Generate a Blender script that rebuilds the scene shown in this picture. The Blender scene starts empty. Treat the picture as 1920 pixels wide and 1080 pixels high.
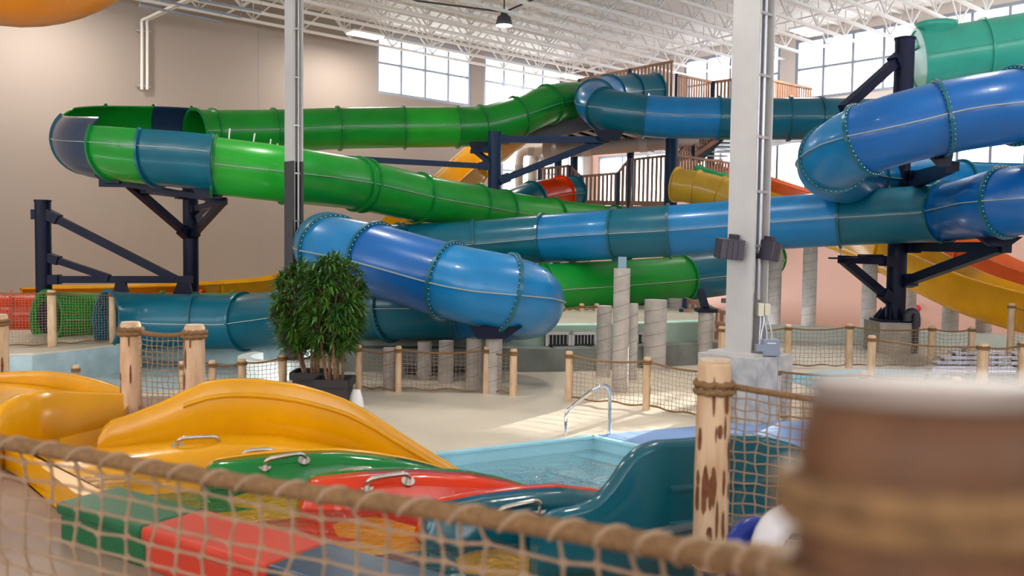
import bpy, bmesh, math, random
from mathutils import Vector, Matrix
from mathutils.geometry import tessellate_polygon
random.seed(7)
SC = bpy.context.scene
COL = SC.collection
# ------------------------------------------------------------------ camera
FPX, PITCH, ROLL, CAMZ = 1650.0, math.atan(85/1650), 0.013, 2.6
CF = Vector((0, math.cos(PITCH), -math.sin(PITCH)))
_r0 = Vector((1, 0, 0)); _u0 = Vector((0, math.sin(PITCH), math.cos(PITCH)))
CR = _r0*math.cos(ROLL) + _u0*math.sin(ROLL)
CU = -_r0*math.sin(ROLL) + _u0*math.cos(ROLL)
CAM = Vector((0, 0, CAMZ))
cd = bpy.data.cameras.new('camera'); cam = bpy.data.objects.new('camera', cd); COL.objects.link(cam)
cam.matrix_world = Matrix(((CR.x, CU.x, -CF.x, CAM.x), (CR.y, CU.y, -CF.y, CAM.y), (CR.z, CU.z, -CF.z, CAM.z), (0, 0, 0, 1)))
cd.sensor_width = 36; cd.lens = FPX/1920*36; cd.clip_start = 0.02; cd.clip_end = 500
cd.dof.use_dof = True; cd.dof.focus_distance = 17.0; cd.dof.aperture_fstop = 2.6
SC.camera = cam
# ------------------------------------------------------------------ world, sun, exposure
w = bpy.data.worlds.new('world'); SC.world = w; w.use_nodes = True
bg = w.node_tree.nodes['Background']; bg.inputs[0].default_value = (0.93, 0.965, 1.0, 1); bg.inputs[1].default_value = 7.0
sl = bpy.data.lights.new('sun', 'SUN'); sl.energy = 16.0; sl.angle = 0.012; sl.color = (1, 0.95, 0.87)
so = bpy.data.objects.new('sun', sl); COL.objects.link(so)
SUNDIR = -Vector((math.cos(math.radians(54))*math.cos(math.radians(12)), math.sin(math.radians(54))*math.cos(math.radians(12)), math.sin(math.radians(12))))
so.rotation_euler = SUNDIR.to_track_quat('-Z', 'Y').to_euler()
SC.view_settings.view_transform = 'Standard'; SC.view_settings.look = 'None'
SC.view_settings.exposure = 0.0; SC.view_settings.gamma = 1.0; SC.view_settings.use_curve_mapping = False
# ------------------------------------------------------------------ pixel helpers
def ray(px, py): return CF + CR*((px-960)/FPX) + CU*((540-py)/FPX)
def at(px, py, d):
    r = ray(px, py); return CAM + r*(d/r.y)
def onz(px, py, z):
    r = ray(px, py); return CAM + r*((z-CAMZ)/r.z)
def onplane(px, py, p, n):
    r = ray(px, py); return CAM + r*((p-CAM).dot(n)/r.dot(n))
def pxof(v):
    q = v-CAM; f = q.dot(CF); return (960+FPX*q.dot(CR)/f, 540-FPX*q.dot(CU)/f)
# ------------------------------------------------------------------ materials
MATS = {}
def mat(name, color, rough=0.5, metal=0.0, noise=0.0, nscale=8.0, bump=0.0, bscale=30.0, coat=0.0, color2=None, spec=0.5, stretch=None, emit=0.0, detail=4.0):
    if name in MATS: return MATS[name]
    m = bpy.data.materials.new(name); m.use_nodes = True; nt = m.node_tree; b = nt.nodes['Principled BSDF']
    c = (*color, 1)
    b.inputs['Base Color'].default_value = c; b.inputs['Roughness'].default_value = rough; b.inputs['Metallic'].default_value = metal
    b.inputs['Coat Weight'].default_value = coat; b.inputs['Coat Roughness'].default_value = 0.08; b.inputs['Specular IOR Level'].default_value = spec
    if emit:
        b.inputs['Emission Color'].default_value = c; b.inputs['Emission Strength'].default_value = emit
    tc = nt.nodes.new('ShaderNodeTexCoord'); mp = nt.nodes.new('ShaderNodeMapping'); nt.links.new(tc.outputs['Object'], mp.inputs[0])
    if stretch: mp.inputs['Scale'].default_value = stretch
    if noise > 0 or color2:
        n = nt.nodes.new('ShaderNodeTexNoise'); n.inputs['Scale'].default_value = nscale; n.inputs['Detail'].default_value = detail
        nt.links.new(mp.outputs[0], n.inputs['Vector'])
        mx = nt.nodes.new('ShaderNodeMix'); mx.data_type = 'RGBA'
        c2 = color2 if color2 else tuple(max(0, x*(1-noise)) for x in color)
        rp = nt.nodes.new('ShaderNodeMapRange'); rp.inputs[1].default_value = 0.35; rp.inputs[2].default_value = 0.68
        nt.links.new(n.outputs[0], rp.inputs[0]); nt.links.new(rp.outputs[0], mx.inputs[0])
        mx.inputs[6].default_value = c; mx.inputs[7].default_value = (*c2, 1); nt.links.new(mx.outputs[2], b.inputs['Base Color'])
    if bump > 0:
        n2 = nt.nodes.new('ShaderNodeTexNoise'); n2.inputs['Scale'].default_value = bscale; n2.inputs['Detail'].default_value = 3
        nt.links.new(mp.outputs[0], n2.inputs['Vector'])
        bp = nt.nodes.new('ShaderNodeBump'); bp.inputs['Strength'].default_value = bump; bp.inputs['Distance'].default_value = 0.02
        nt.links.new(n2.outputs[0], bp.inputs['Height']); nt.links.new(bp.outputs[0], b.inputs['Normal'])
    MATS[name] = m; return m
def plastic(name, c, rough=0.3, noise=0.15): return mat(name, c, rough, noise=noise, nscale=1.6, bump=0.06, bscale=22, coat=0.2, spec=0.35)
GREEN = plastic('green fibreglass', (0.006, 0.28, 0.024)); LGREEN = plastic('bright green fibreglass', (0.015, 0.38, 0.024))
TEAL = plastic('teal fibreglass', (0.002, 0.125, 0.195)); BLUE = plastic('sky blue fibreglass', (0.006, 0.19, 0.46)); RBLUE = plastic('royal blue fibreglass', (0.004, 0.115, 0.40))
DTEAL = plastic('dark teal fibreglass', (0.003, 0.10, 0.145)); SLATE = plastic('slate blue fibreglass', (0.02, 0.045, 0.10)); MINT = plastic('mint fibreglass', (0.06, 0.50, 0.36))
YEL = plastic('yellow fibreglass', (0.80, 0.37, 0.0), 0.25); ORG = plastic('orange fibreglass', (0.85, 0.13, 0.015)); RED = plastic('red orange fibreglass', (0.74, 0.036, 0.0), 0.2)
RACEG = plastic('racer green', (0.0, 0.19, 0.03), 0.15); RACET = plastic('racer teal', (0.004, 0.105, 0.15), 0.15); RACEB = plastic('racer block blue', (0.003, 0.045, 0.10), 0.3)
SEAM = mat('pale seam edge', (0.30, 0.36, 0.34), 0.5); SEAMD = mat('dark seam edge', (0.02, 0.09, 0.13), 0.5); BOLT = mat('bolt steel', (0.75, 0.76, 0.78), 0.3, 0.6)
NAVY = mat('navy painted steel', (0.004, 0.007, 0.028), 0.42, noise=0.3, nscale=3, bump=0.05, spec=0.2)
NAVY2 = mat('blue painted steel', (0.006, 0.028, 0.085), 0.42, noise=0.2, nscale=3, bump=0.05, spec=0.25)
STEEL = mat('brushed steel', (0.55, 0.52, 0.48), 0.25, 1.0); CHROME = mat('polished steel', (0.75, 0.77, 0.8), 0.12, 1.0)
WHITEST = mat('white painted steel', (0.52, 0.505, 0.50), 0.45, noise=0.06, nscale=3); GALV = mat('galvanised conduit', (0.5, 0.52, 0.56), 0.35, 0.7)
JOIST = mat('white painted joist', (0.80, 0.77, 0.76), 0.5); GREYBOX = mat('grey enclosure', (0.24, 0.28, 0.36), 0.4); CREAM = mat('cream enclosure', (0.66, 0.62, 0.48), 0.5)
DARK = mat('dark grey plastic', (0.035, 0.03, 0.045), 0.5); SPK = mat('speaker grille', (0.07, 0.06, 0.085), 0.6, bump=0.3, bscale=200)
LOG = mat('peeled log', (0.68, 0.49, 0.32), 0.6, color2=(0.54, 0.34, 0.19), nscale=5, bump=0.25, bscale=12, stretch=(3, 3, 0.8), detail=6)
LOGEND = mat('sawn log end', (0.68, 0.52, 0.36), 0.7, noise=0.2, nscale=20); KNOT = mat('bark patch', (0.20, 0.065, 0.02), 0.7, noise=0.4, nscale=30)
LOG2 = mat('dark stained log', (0.155, 0.066, 0.024), 0.6, color2=(0.07, 0.025, 0.01), nscale=7, bump=0.3, bscale=14, stretch=(2, 2, 1), detail=5)
ROPE = mat('manila rope', (0.28, 0.152, 0.062), 0.85, noise=0.35, nscale=60, bump=0.5, bscale=120); NET = mat('tan netting cord', (0.40, 0.265, 0.165), 0.85, noise=0.2, nscale=30)
CONC = mat('pillar concrete', (0.46, 0.42, 0.38), 0.8, noise=0.22, nscale=4, bump=0.2, bscale=20, detail=8); RIB = mat('pillar seam', (0.25, 0.22, 0.20), 0.9)
CONCG = mat('grey basin wall', (0.22, 0.235, 0.21), 0.7, noise=0.5, nscale=1.2, detail=8); MINTW = mat('mint painted wall', (0.60, 0.90, 0.77), 0.6, noise=0.05, nscale=2)
ROCK = mat('blue grey rockwork', (0.42, 0.53, 0.56), 0.8, noise=0.25, nscale=2.5, bump=0.9, bscale=4, detail=8); CREAMW = mat('cream low wall', (0.62, 0.66, 0.60), 0.7, noise=0.1, nscale=2)
WOOD = mat('brown baluster board', (0.40, 0.20, 0.12), 0.6, noise=0.3, nscale=4, stretch=(1, 1, 0.2)); WOODL = mat('light deck board', (0.42, 0.23, 0.13), 0.6, noise=0.3, nscale=4)
DECK = mat('tan pool deck', (0.64, 0.565, 0.45), 0.45, noise=0.14, nscale=0.8, bump=0.05, bscale=60, detail=8)
WALLC = mat('beige wall paint', (0.365, 0.30, 0.262), 0.65, noise=0.04, nscale=0.3, bump=0.03, bscale=60); PINKW = mat('pink wall paint', (0.78, 0.50, 0.42), 0.7, noise=0.04, nscale=0.3); UPW = mat('upper wall paint', (0.74, 0.67, 0.62), 0.7)
ROOF = mat('white roof deck', (0.80, 0.76, 0.74), 0.6); FRAME = mat('window frame', (0.34, 0.37, 0.45), 0.4, 0.2)
TILE = mat('light blue pool shell', (0.36, 0.68, 0.80), 0.4, noise=0.1, nscale=2); MATB = mat('blue foam mat', (0.22, 0.36, 0.66), 0.6, noise=0.35, nscale=0.9, detail=1); NOSE = mat('dark step nosing', (0.03, 0.06, 0.09), 0.5)
UPFL = mat('upper platform floor', (0.36, 0.255, 0.19), 0.55, color2=(0.25, 0.165, 0.13), nscale=1.1, detail=2)
LAMP = mat('lit lamp diffuser', (1, 0.96, 0.9), 0.5, emit=9.0); SOIL = mat('dark soil', (0.03, 0.022, 0.015), 0.9); POT = mat('black planter', (0.022, 0.02, 0.024), 0.5)
BARK = mat('cane trunk', (0.28, 0.15, 0.075), 0.8, noise=0.5, nscale=20); DUCT = mat('grey duct', (0.42, 0.38, 0.38), 0.5, 0.2); PIPEW = mat('white pipe', (0.74, 0.71, 0.66), 0.5)
REDP = mat('red alarm', (0.6, 0.01, 0.02), 0.35); WHITEC = mat('white cloth', (0.8, 0.8, 0.82), 0.8); DRINGB = plastic('blue vinyl', (0.005, 0.03, 0.30)); DRINGW = plastic('white vinyl', (0.72, 0.70, 0.72)); ALU = mat('bench plank', (0.62, 0.64, 0.78), 0.25, 0.6); BPOST = mat('bench post', (0.04, 0.03, 0.10), 0.5)
def leafmat():
    m = mat('leaf green', (0.022, 0.09, 0.014), 0.35, color2=(0.10, 0.24, 0.03), nscale=3); return m
LEAF = leafmat()
def glassmat():
    m = bpy.data.materials.new('window glass'); m.use_nodes = True; nt = m.node_tree; nt.nodes.clear()
    o = nt.nodes.new('ShaderNodeOutputMaterial'); t = nt.nodes.new('ShaderNodeBsdfTransparent'); g = nt.nodes.new('ShaderNodeBsdfGlossy'); x = nt.nodes.new('ShaderNodeMixShader')
    t.inputs[0].default_value = (0.96, 0.98, 0.99, 1); g.inputs[1].default_value = 0.02; x.inputs[0].default_value = 0.06
    nt.links.new(t.outputs[0], x.inputs[1]); nt.links.new(g.outputs[0], x.inputs[2]); nt.links.new(x.outputs[0], o.inputs[0]); return m
GLASS = glassmat()
def watermat(name, tint, fac, bscale, bstr, scat=(.4, .74, .82), sfac=0.0):
    m = bpy.data.materials.new(name); m.use_nodes = True; nt = m.node_tree; nt.nodes.clear()
    o = nt.nodes.new('ShaderNodeOutputMaterial'); t = nt.nodes.new('ShaderNodeBsdfTransparent'); t.inputs[0].default_value = (*tint, 1)
    g = nt.nodes.new('ShaderNodeBsdfGlossy'); g.inputs[1].default_value = 0.04; x = nt.nodes.new('ShaderNodeMixShader'); f = nt.nodes.new('ShaderNodeFresnel'); f.inputs[0].default_value = 1.33
    tc = nt.nodes.new('ShaderNodeTexCoord'); n = nt.nodes.new('ShaderNodeTexNoise'); n.inputs['Scale'].default_value = bscale; n.inputs['Detail'].default_value = 3; b = nt.nodes.new('ShaderNodeBump')
    b.inputs['Strength'].default_value = bstr; b.inputs['Distance'].default_value = 0.08
    nt.links.new(tc.outputs['Object'], n.inputs['Vector']); nt.links.new(n.outputs[0], b.inputs['Height'])
    for s in (g, f): nt.links.new(b.outputs[0], s.inputs['Normal'])
    a = nt.nodes.new('ShaderNodeMath'); a.operation = 'MULTIPLY_ADD'; a.inputs[1].default_value = 0.55; a.inputs[2].default_value = fac; nt.links.new(f.outputs[0], a.inputs[0])
    df = nt.nodes.new('ShaderNodeBsdfDiffuse'); df.inputs[0].default_value = (*scat, 1); xm = nt.nodes.new('ShaderNodeMixShader'); xm.inputs[0].default_value = sfac; nt.links.new(t.outputs[0], xm.inputs[1]); nt.links.new(df.outputs[0], xm.inputs[2])
    nt.links.new(a.outputs[0], x.inputs[0]); nt.links.new(xm.outputs[0], x.inputs[1]); nt.links.new(g.outputs[0], x.inputs[2]); nt.links.new(x.outputs[0], o.inputs[0]); return m
WATER = watermat('pool water', (0.80, 0.96, 0.98), 0.03, 4.5, 0.85, sfac=0.35); WATER2 = watermat('start tub water', (0.9, 0.95, 0.9), 0.05, 16, 0.8)
# ------------------------------------------------------------------ mesh builder
class MB:
    def __init__(s): s.v = []; s.f = []; s.smooth = []
    def add(s, vs, fs, smooth=False):
        o = len(s.v); s.v += [tuple(v) for v in vs]
        for f in fs: s.f.append(tuple(o+i for i in f)); s.smooth.append(smooth)
        return s
    def box(s, c, size, rot=None):
        x, y, z = (q/2 for q in size); R = rot or Matrix.Identity(3); c = Vector(c)
        vs = [c + R @ Vector((a*x, b*y, d*z)) for a in (-1, 1) for b in (-1, 1) for d in (-1, 1)]
        return s.add(vs, [(0, 1, 3, 2), (4, 6, 7, 5), (0, 4, 5, 1), (2, 3, 7, 6), (0, 2, 6, 4), (1, 5, 7, 3)])
    def bar(s, a, b, wd, ht, up=Vector((0, 0, 1))):
        a, b = Vector(a), Vector(b); T = (b-a).normalized()
        S = T.cross(up)
        if S.length < 1e-4: S = T.cross(Vector((1, 0, 0)))
        S.normalize(); N = S.cross(T)
        vs = [p + S*(i*wd/2) + N*(j*ht/2) for p in (a, b) for i, j in ((-1, -1), (1, -1), (1, 1), (-1, 1))]
        return s.add(vs, [(3, 2, 1, 0), (4, 5, 6, 7), (0, 1, 5, 4), (1, 2, 6, 5), (2, 3, 7, 6), (3, 0, 4, 7)])
    def tube(s, pts, r, n=8, cap=True, closed=False, twist=None):
        pts = [Vector(p) for p in pts]; L = len(pts); rr = r if isinstance(r, (list, tuple)) else [r]*L
        rings = []; prevS = None
        for i, p in enumerate(pts):
            if closed: T = pts[(i+1) % L]-pts[i-1]
            else: T = pts[min(i+1, L-1)]-pts[max(i-1, 0)]
            T.normalize()
            if prevS is None:
                S = T.cross(Vector((0, 0, 1)))
                if S.length < 1e-3: S = T.cross(Vector((1, 0, 0)))
            else: S = prevS - T*prevS.dot(T)
            S.normalize(); prevS = S; N = S.cross(T)
            rings.append([p + (S*math.cos(2*math.pi*k/n) + N*math.sin(2*math.pi*k/n))*rr[i] for k in range(n)])
        vs = [v for R in rings for v in R]; fs = []
        for i in range(L if closed else L-1):
            j = (i+1) % L
            for k in range(n): fs.append((i*n+k, j*n+k, j*n+(k+1) % n, i*n+(k+1) % n))
        s.add(vs, fs, True)
        if cap and not closed:
            s.add(rings[0], [tuple(range(n))]); s.add(rings[-1], [tuple(reversed(range(n)))])
        return s
    def prism(s, poly, z0, z1):
        n = len(poly); vs = [(p[0], p[1], z0) for p in poly] + [(p[0], p[1], z1) for p in poly]
        s.add(vs, [tuple(reversed(range(n))), tuple(range(n, 2*n))] + [(i, (i+1) % n, n+(i+1) % n, n+i) for i in range(n)]); return s
    def lathe(s, c, prof, n=24, smooth=True):
        c = Vector(c); vs = [c + Vector((r*math.cos(2*math.pi*k/n), r*math.sin(2*math.pi*k/n), z)) for r, z in prof for k in range(n)]
        fs = [(i*n+k, i*n+(k+1) % n, (i+1)*n+(k+1) % n, (i+1)*n+k) for i in range(len(prof)-1) for k in range(n)]
        return s.add(vs, fs, smooth)
    def build(s, name, m, parent=None, auto=False):
        me = bpy.data.meshes.new(name); me.from_pydata(s.v, [], s.f); me.materials.append(m)
        me.polygons.foreach_set('use_smooth', [bool(x) or auto for x in s.smooth])
        bm = bmesh.new(); bm.from_mesh(me); bmesh.ops.recalc_face_normals(bm, faces=bm.faces); bm.to_mesh(me); bm.free()
        o = bpy.data.objects.new(name, me); COL.objects.link(o)
        if parent is not None:
            o.parent = parent; o.matrix_parent_inverse = parent.matrix_world.inverted()
        return o
def link(name, me, parent, mw):
    o = bpy.data.objects.new(name, me); COL.objects.link(o); o.parent = parent; o.matrix_parent_inverse = parent.matrix_world.inverted(); o.matrix_basis = mw; return o
def tag(o, label, cat, group=None):
    o['label'] = label; o['category'] = cat
    if group: o['group'] = group
    return o
def thing(name, label, cat, loc=(0, 0, 0), group=None):
    o = bpy.data.objects.new(name, None); COL.objects.link(o); o.location = loc; o.empty_display_size = 0.1
    o.matrix_world = Matrix.Translation(loc)
    return tag(o, label, cat, group)
def struct(o, label=None):
    o['kind'] = 'structure'
    if label: o['label'] = label
    return o
def spline(P, step=0.3):
    """centripetal Catmull-Rom through P; returns samples and sample index of each control point"""
    P = [Vector(p) for p in P]; Q = [P[0]*2-P[1]] + P + [P[-1]*2-P[-2]]; out = []; idx = []
    for i in range(1, len(Q)-2):
        p0, p1, p2, p3 = Q[i-1:i+3]; t0 = 0; t1 = t0+max((p1-p0).length, 1e-4)**.5; t2 = t1+max((p2-p1).length, 1e-4)**.5; t3 = t2+max((p3-p2).length, 1e-4)**.5
        n = max(2, int((p2-p1).length/step)); idx.append(len(out))
        for k in range(n):
            t = t1+(t2-t1)*k/n
            a1 = p0*((t1-t)/(t1-t0))+p1*((t-t0)/(t1-t0)); a2 = p1*((t2-t)/(t2-t1))+p2*((t-t1)/(t2-t1)); a3 = p2*((t3-t)/(t3-t2))+p3*((t-t2)/(t3-t2))
            b1 = a1*((t2-t)/(t2-t0))+a2*((t-t0)/(t2-t0)); b2 = a2*((t3-t)/(t3-t1))+a3*((t-t1)/(t3-t1))
            out.append(b1*((t2-t)/(t2-t1))+b2*((t-t1)/(t2-t1)))
    idx.append(len(out)); out.append(P[-1].copy()); return out, idx
def frames(pts):
    F = []
    for i in range(len(pts)):
        T = (pts[min(i+1, len(pts)-1)]-pts[max(i-1, 0)]).normalized(); S = T.cross(Vector((0, 0, 1))).normalized(); F.append((T, S, S.cross(T)))
    return F
def sweep(mb, pts, F, prof, closed=True, smooth=True, caps=True):
    n = len(prof(0)); vs = []
    for i, p in enumerate(pts):
        T, S, N = F[i]
        for a, b in prof(i): vs.append(p+S*a+N*b)
    fs = [(i*n+k, (i+1)*n+k, (i+1)*n+(k+1) % n, i*n+(k+1) % n) for i in range(len(pts)-1) for k in range(n if closed else n-1)]
    mb.add(vs, fs, smooth)
    if caps and closed:
        m = n//2; L = (len(pts)-1)*n
        cf = []
        for base in (0, L):
            for k in range(m-1): cf.append((base+k, base+k+1, base+n-2-k, base+n-1-k))
        mb.add(vs, cf, False)
    return mb
def arcprof(R, a0, a1, th, n=40):
    A = [math.radians(a0+(a1-a0)*k/n) for k in range(n+1)]
    o = [(R*math.cos(a), R*math.sin(a)) for a in A]; q = [((R-th)*math.cos(a), (R-th)*math.sin(a)) for a in reversed(A)]
    return o+q
# ================================================================== hall shell
E1 = Vector((0.741, 0.671, 0)).normalized(); E2 = Vector((E1.y, -E1.x, 0))
DC = 50.0
C0 = at(1110, 400, DC); C0.z = 0
ROOFZ = 12.4
def sL(px, py): return -(onplane(px, py, C0, E2)-C0).dot(E1)
def zL(px, py): return onplane(px, py, C0, E2).z
def sR(px, py): return (onplane(px, py, C0, E1)-C0).dot(E2)
def zR(px, py): return onplane(px, py, C0, E1).z
def wallmesh(mb, org, dr, nrm, s0, s1, z0, z1, ops, th=0.35):
    S = sorted({s0, s1, *[q for o in ops for q in o[:2] if s0 < q < s1]}); Z = sorted({z0, z1, *[q for o in ops for q in o[2:] if z0 < q < z1]})
    R = Matrix((dr, nrm, Vector((0, 0, 1)))).transposed()
    for a, b in zip(S, S[1:]):
        for c, d in zip(Z, Z[1:]):
            m, k = (a+b)/2, (c+d)/2
            if any(o[0] < m < o[1] and o[2] < k < o[3] for o in ops): continue
            mb.box(org+dr*m+nrm*(th/2)+Vector((0, 0, k)), (b-a, th, d-c), R)
WN = [0]
def window(org, dr, nrm, op, ncol, rails, label):
    WN[0] += 1; a, b, c, d = op; R = Matrix((dr, nrm, Vector((0, 0, 1)))).transposed()
    e = bpy.data.objects.new('window_%d' % WN[0], None); COL.objects.link(e); p = org+dr*((a+b)/2)+Vector((0, 0, c)); e.location = p; e.matrix_world = Matrix.Translation(p); struct(e, label)
    P = lambda s, z, n=0.12: org+dr*s+nrm*n+Vector((0, 0, z))
    for s in (a+.07, b-.07): MB().box(P(s, (c+d)/2), (.14, .2, d-c), R).build('frame_jamb', FRAME, e)
    for z in (c+.07, d-.07): MB().box(P((a+b)/2, z), (b-a-.28, .2, .14), R).build('frame_rail', FRAME, e)
    xs = [a+(b-a)*i/ncol for i in range(ncol+1)]; zs = [c]+rails+[d]
    for x in xs[1:-1]: MB().box(P(x, (c+d)/2), (.11, .16, d-c-.28), R).build('mullion', FRAME, e)
    for z in rails: MB().box(P((a+b)/2, z), (b-a-.28, .14, .1), R).build('transom', FRAME, e)
    for x0, x1 in zip(xs, xs[1:]):
        for z0, z1 in zip(zs, zs[1:]): MB().box(P((x0+x1)/2, (z0+z1)/2, .14), (x1-x0-.06, .012, z1-z0-.06), R).build('pane', GLASS, e)
# ---- left wall
zb, zm = zL(706.5, 175), zL(706.5, 115.6); zt = zm+(zm-zb)*0.95
w1 = (sL(883, 150), sL(706.5, 120)); w2b = sL(907.4, 152); per = w1[1]-w2b; wd = w1[1]-w1[0]
LOPS = [(w1[0], w1[1], zb, zt), (w2b-wd, w2b, zb, zt)]
lz0, lz1 = zL(952, 390), zL(952, 275)
LL = [(sL(1095, 330), sL(940, 330), lz0, lz1)]
mb = MB(); wallmesh(mb, C0, -E1, -E2, -0.35, 75, -1.2, ROOFZ, LOPS+LL); wl = struct(mb.build('wall_left', WALLC), 'tall beige left wall of the hall')
s485 = sL(485, 300)
MB().box(C0-E1*s485+E2*0.004+Vector((0, 0, 6)), (.03, .012, 12), Matrix((E1, E2, Vector((0, 0, 1)))).transposed()).build('panel_joint', mat('wall joint', (0.36, 0.33, 0.32), .8), wl)
window(C0, -E1, -E2, LOPS[0], 4, [zm], 'tall clerestory window in the left wall'); window(C0, -E1, -E2, LOPS[1], 4, [zm], 'second clerestory window in the left wall')
window(C0, -E1, -E2, LL[0], 5, [zL(952, 357), zL(952, 319)], 'ground floor glazing of the left wall behind the tower')
# ---- right wall
rb, rm, rt = zR(1493, 190), zR(1493, 131.5), zR(1491, 75.9)
sA, sB, sC = sR(1491, 120), sR(1718, 80), sR(1754, 80); rw = sB-sA; rp = sC-sA
ROPS = [(sA+rp*k, sA+rp*k+rw, rb, rt) for k in (-1, 0, 1, 2)]
q0, q1 = zR(1500, 362), zR(1121, 293.8)
RL = [(sR(1121, 330), sR(1262, 330), zR(1125, 395), q1), (sR(1300, 320), sR(1513, 320), q0, q1), (sR(1734, 300), sR(1990, 300), q0, q1)]
PZ = rb-0.3
mb = MB(); wallmesh(mb, C0, E2, E1, 0, 60, -1.2, PZ, RL); wr = struct(mb.build('wall_right', PINKW), 'pink painted lower right wall of the hall')
mb = MB(); wallmesh(mb, C0, E2, E1, 0, 60, PZ, ROOFZ, ROPS); mb.build('upper_band', UPW, wr)
for i, o in enumerate(ROPS): window(C0, E2, E1, o, 4, [rm], ('clerestory', 'left clerestory', 'right clerestory', 'far right clerestory')[i]+' window in the right wall')
for i, o in enumerate(RL): window(C0, E2, E1, o, (3, 4, 4)[i], [], ('ground floor', 'middle', 'right')[i]+' lower window in the right wall')
# ---- side wall to the right of the camera, with its own window band
BOPS = [(4+9*k, 10+9*k, 5.0, 9.5) for k in range(8)]
mb = MB(); wallmesh(mb, C0+E2*44, -E1, E2, -.35, 76, -1.2, ROOFZ, BOPS); struct(mb.build('wall_side', UPW), 'side wall of the hall to the right of the viewpoint')
AOPS = [(1.5+8.5*k, 8.5+8.5*k, 4.2, 11.4) for k in range(5)]
mb = MB(); wallmesh(mb, C0-E1*50, E2, -E1, -.35, 44.35, -1.2, ROOFZ, AOPS); struct(mb.build('wall_back', UPW), 'glazed wall of the hall behind the viewpoint')
# ---- roof deck and joists
rp0 = C0-E1*75; rp1 = C0+E2*60
roof = mat('corrugated roof deck', (0.90, 0.87, 0.86), 0.6)
nt = roof.node_tree; wv = nt.nodes.new('ShaderNodeTexWave'); wv.inputs['Scale'].default_value = 1.6; wv.bands_direction = 'X'
tcn = nt.nodes.new('ShaderNodeTexCoord'); mpn = nt.nodes.new('ShaderNodeMapping'); mpn.inputs['Rotation'].default_value = (0, 0, -math.atan2(E1.y, E1.x)); nt.links.new(tcn.outputs['Object'], mpn.inputs[0]); nt.links.new(mpn.outputs[0], wv.inputs['Vector'])
bpn = nt.nodes.new('ShaderNodeBump'); bpn.inputs['Strength'].default_value = 0.8; bpn.inputs['Distance'].default_value = 0.08; nt.links.new(wv.outputs[0], bpn.inputs['Height']); nt.links.new(bpn.outputs[0], nt.nodes['Principled BSDF'].inputs['Normal'])
poly = [C0+E1*.5-E2*.5, C0-E1*75-E2*.5, C0-E1*75+E2*60, C0+E1*.5+E2*60]
struct(MB().prism(poly, ROOFZ, ROOFZ+.3).build('ceiling', roof), 'white corrugated roof deck')
BCZ, TCZ = 11.2, ROOFZ-0.06
def cyl_mesh(name, L, r, m):
    o = MB().tube([(0, 0, 0), (0, 0, L)], r, 5); me = bpy.data.meshes.new(name); me.from_pydata(o.v, [], o.f); me.materials.append(m); return me
PAN = 2.2
dl = math.hypot(PAN/2, TCZ-BCZ-.1); DIAG = cyl_mesh('joist_web', dl, 0.036, JOIST); VERT = cyl_mesh('joist_vertical', TCZ-BCZ-.1, 0.024, JOIST)
def aim(p, d): return Matrix.Translation(p) @ Vector(d).to_track_quat('Z', 'Y').to_matrix().to_4x4()
ords = ['first', 'second', 'third', 'fourth', 'fifth', 'sixth', 'seventh', 'eighth', 'ninth', 'tenth', 'eleventh', 'twelfth', 'thirteenth', 'fourteenth', 'fifteenth', 'sixteenth']
for j in range(16):
    off = 1.0+1.36*j; base = C0+E2*off; L = 30+0.55*off
    j0 = base-E1*(L)
    if j < 1: j0 = base-E1*30
    L = (base-j0).length
    t = thing('roof_joist', 'white open web roof joist, %s from the left wall' % ords[j], 'roof joist', (base.x, base.y, BCZ), 'open web joists under the roof deck')
    z0, z1 = Vector((0, 0, BCZ)), Vector((0, 0, TCZ))
    MB().bar(j0+z0, base+z0, .13, .1).build('bottom_chord', JOIST, t); MB().bar(j0+z1, base+z1, .13, .1).build('top_chord', JOIST, t)
    n = int(L/PAN)
    for k in range(n):
        b = base-E1*(PAN*(k+.5+.5*(j % 2)))+z0
        for sg in (-1, 1): link('web', DIAG, t, aim(b+Vector((0, 0, .05)), E1*(sg*PAN/2)+Vector((0, 0, TCZ-BCZ-.1))))
        link('web_vertical', VERT, t, aim(b+Vector((0, 0, .05)), (0, 0, 1)))
for k, sd in enumerate((4.0, 13.0, 22.0)):
    mb = MB(); mb.bar(C0-E1*sd+E2*.5+Vector((0, 0, BCZ+.08)), C0-E1*sd+E2*22+Vector((0, 0, TCZ-.25)), .06, .06)
    tag(mb.build('bridging_bar', JOIST), 'thin sloping bridging bar across the roof joists, %s from the corner' % ords[k], 'bar', 'bridging bars')
# lamps
def panel_lamp(p, label, power):
    t = thing('panel_lamp', label, 'ceiling lamp', p, 'panel lamps'); R = Matrix((E1, E2, Vector((0, 0, 1)))).transposed()
    MB().box(p+Vector((0, 0, .05)), (1.5, .7, .08), R).build('housing', JOIST, t)
    for q in (-.17, .17): MB().box(p+E2*q-Vector((0, 0, .01)), (1.4, .27, .05), R).build('diffuser', LAMP, t)
    ld = bpy.data.lights.new('panel_lamp_light', 'AREA'); ld.shape = 'RECTANGLE'; ld.size = 1.4; ld.size_y = .6; ld.energy = power; ld.color = (1, .93, .84)
    lo = bpy.data.objects.new('panel_lamp_light', ld); COL.objects.link(lo); lo.parent = t; lo.location = (0, 0, -.08); lo.rotation_euler = (0, 0, math.atan2(E1.y, E1.x))
panel_lamp(onz(685, 66, BCZ-.12), 'lit panel lamp beside the left clerestory window', 350)
panel_lamp(onz(1070, 144, BCZ-.12), 'lit panel lamp above the green tube', 300)
panel_lamp(onz(1512, 60, BCZ-.12), 'lit panel lamp before the right clerestory window', 300)
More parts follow.
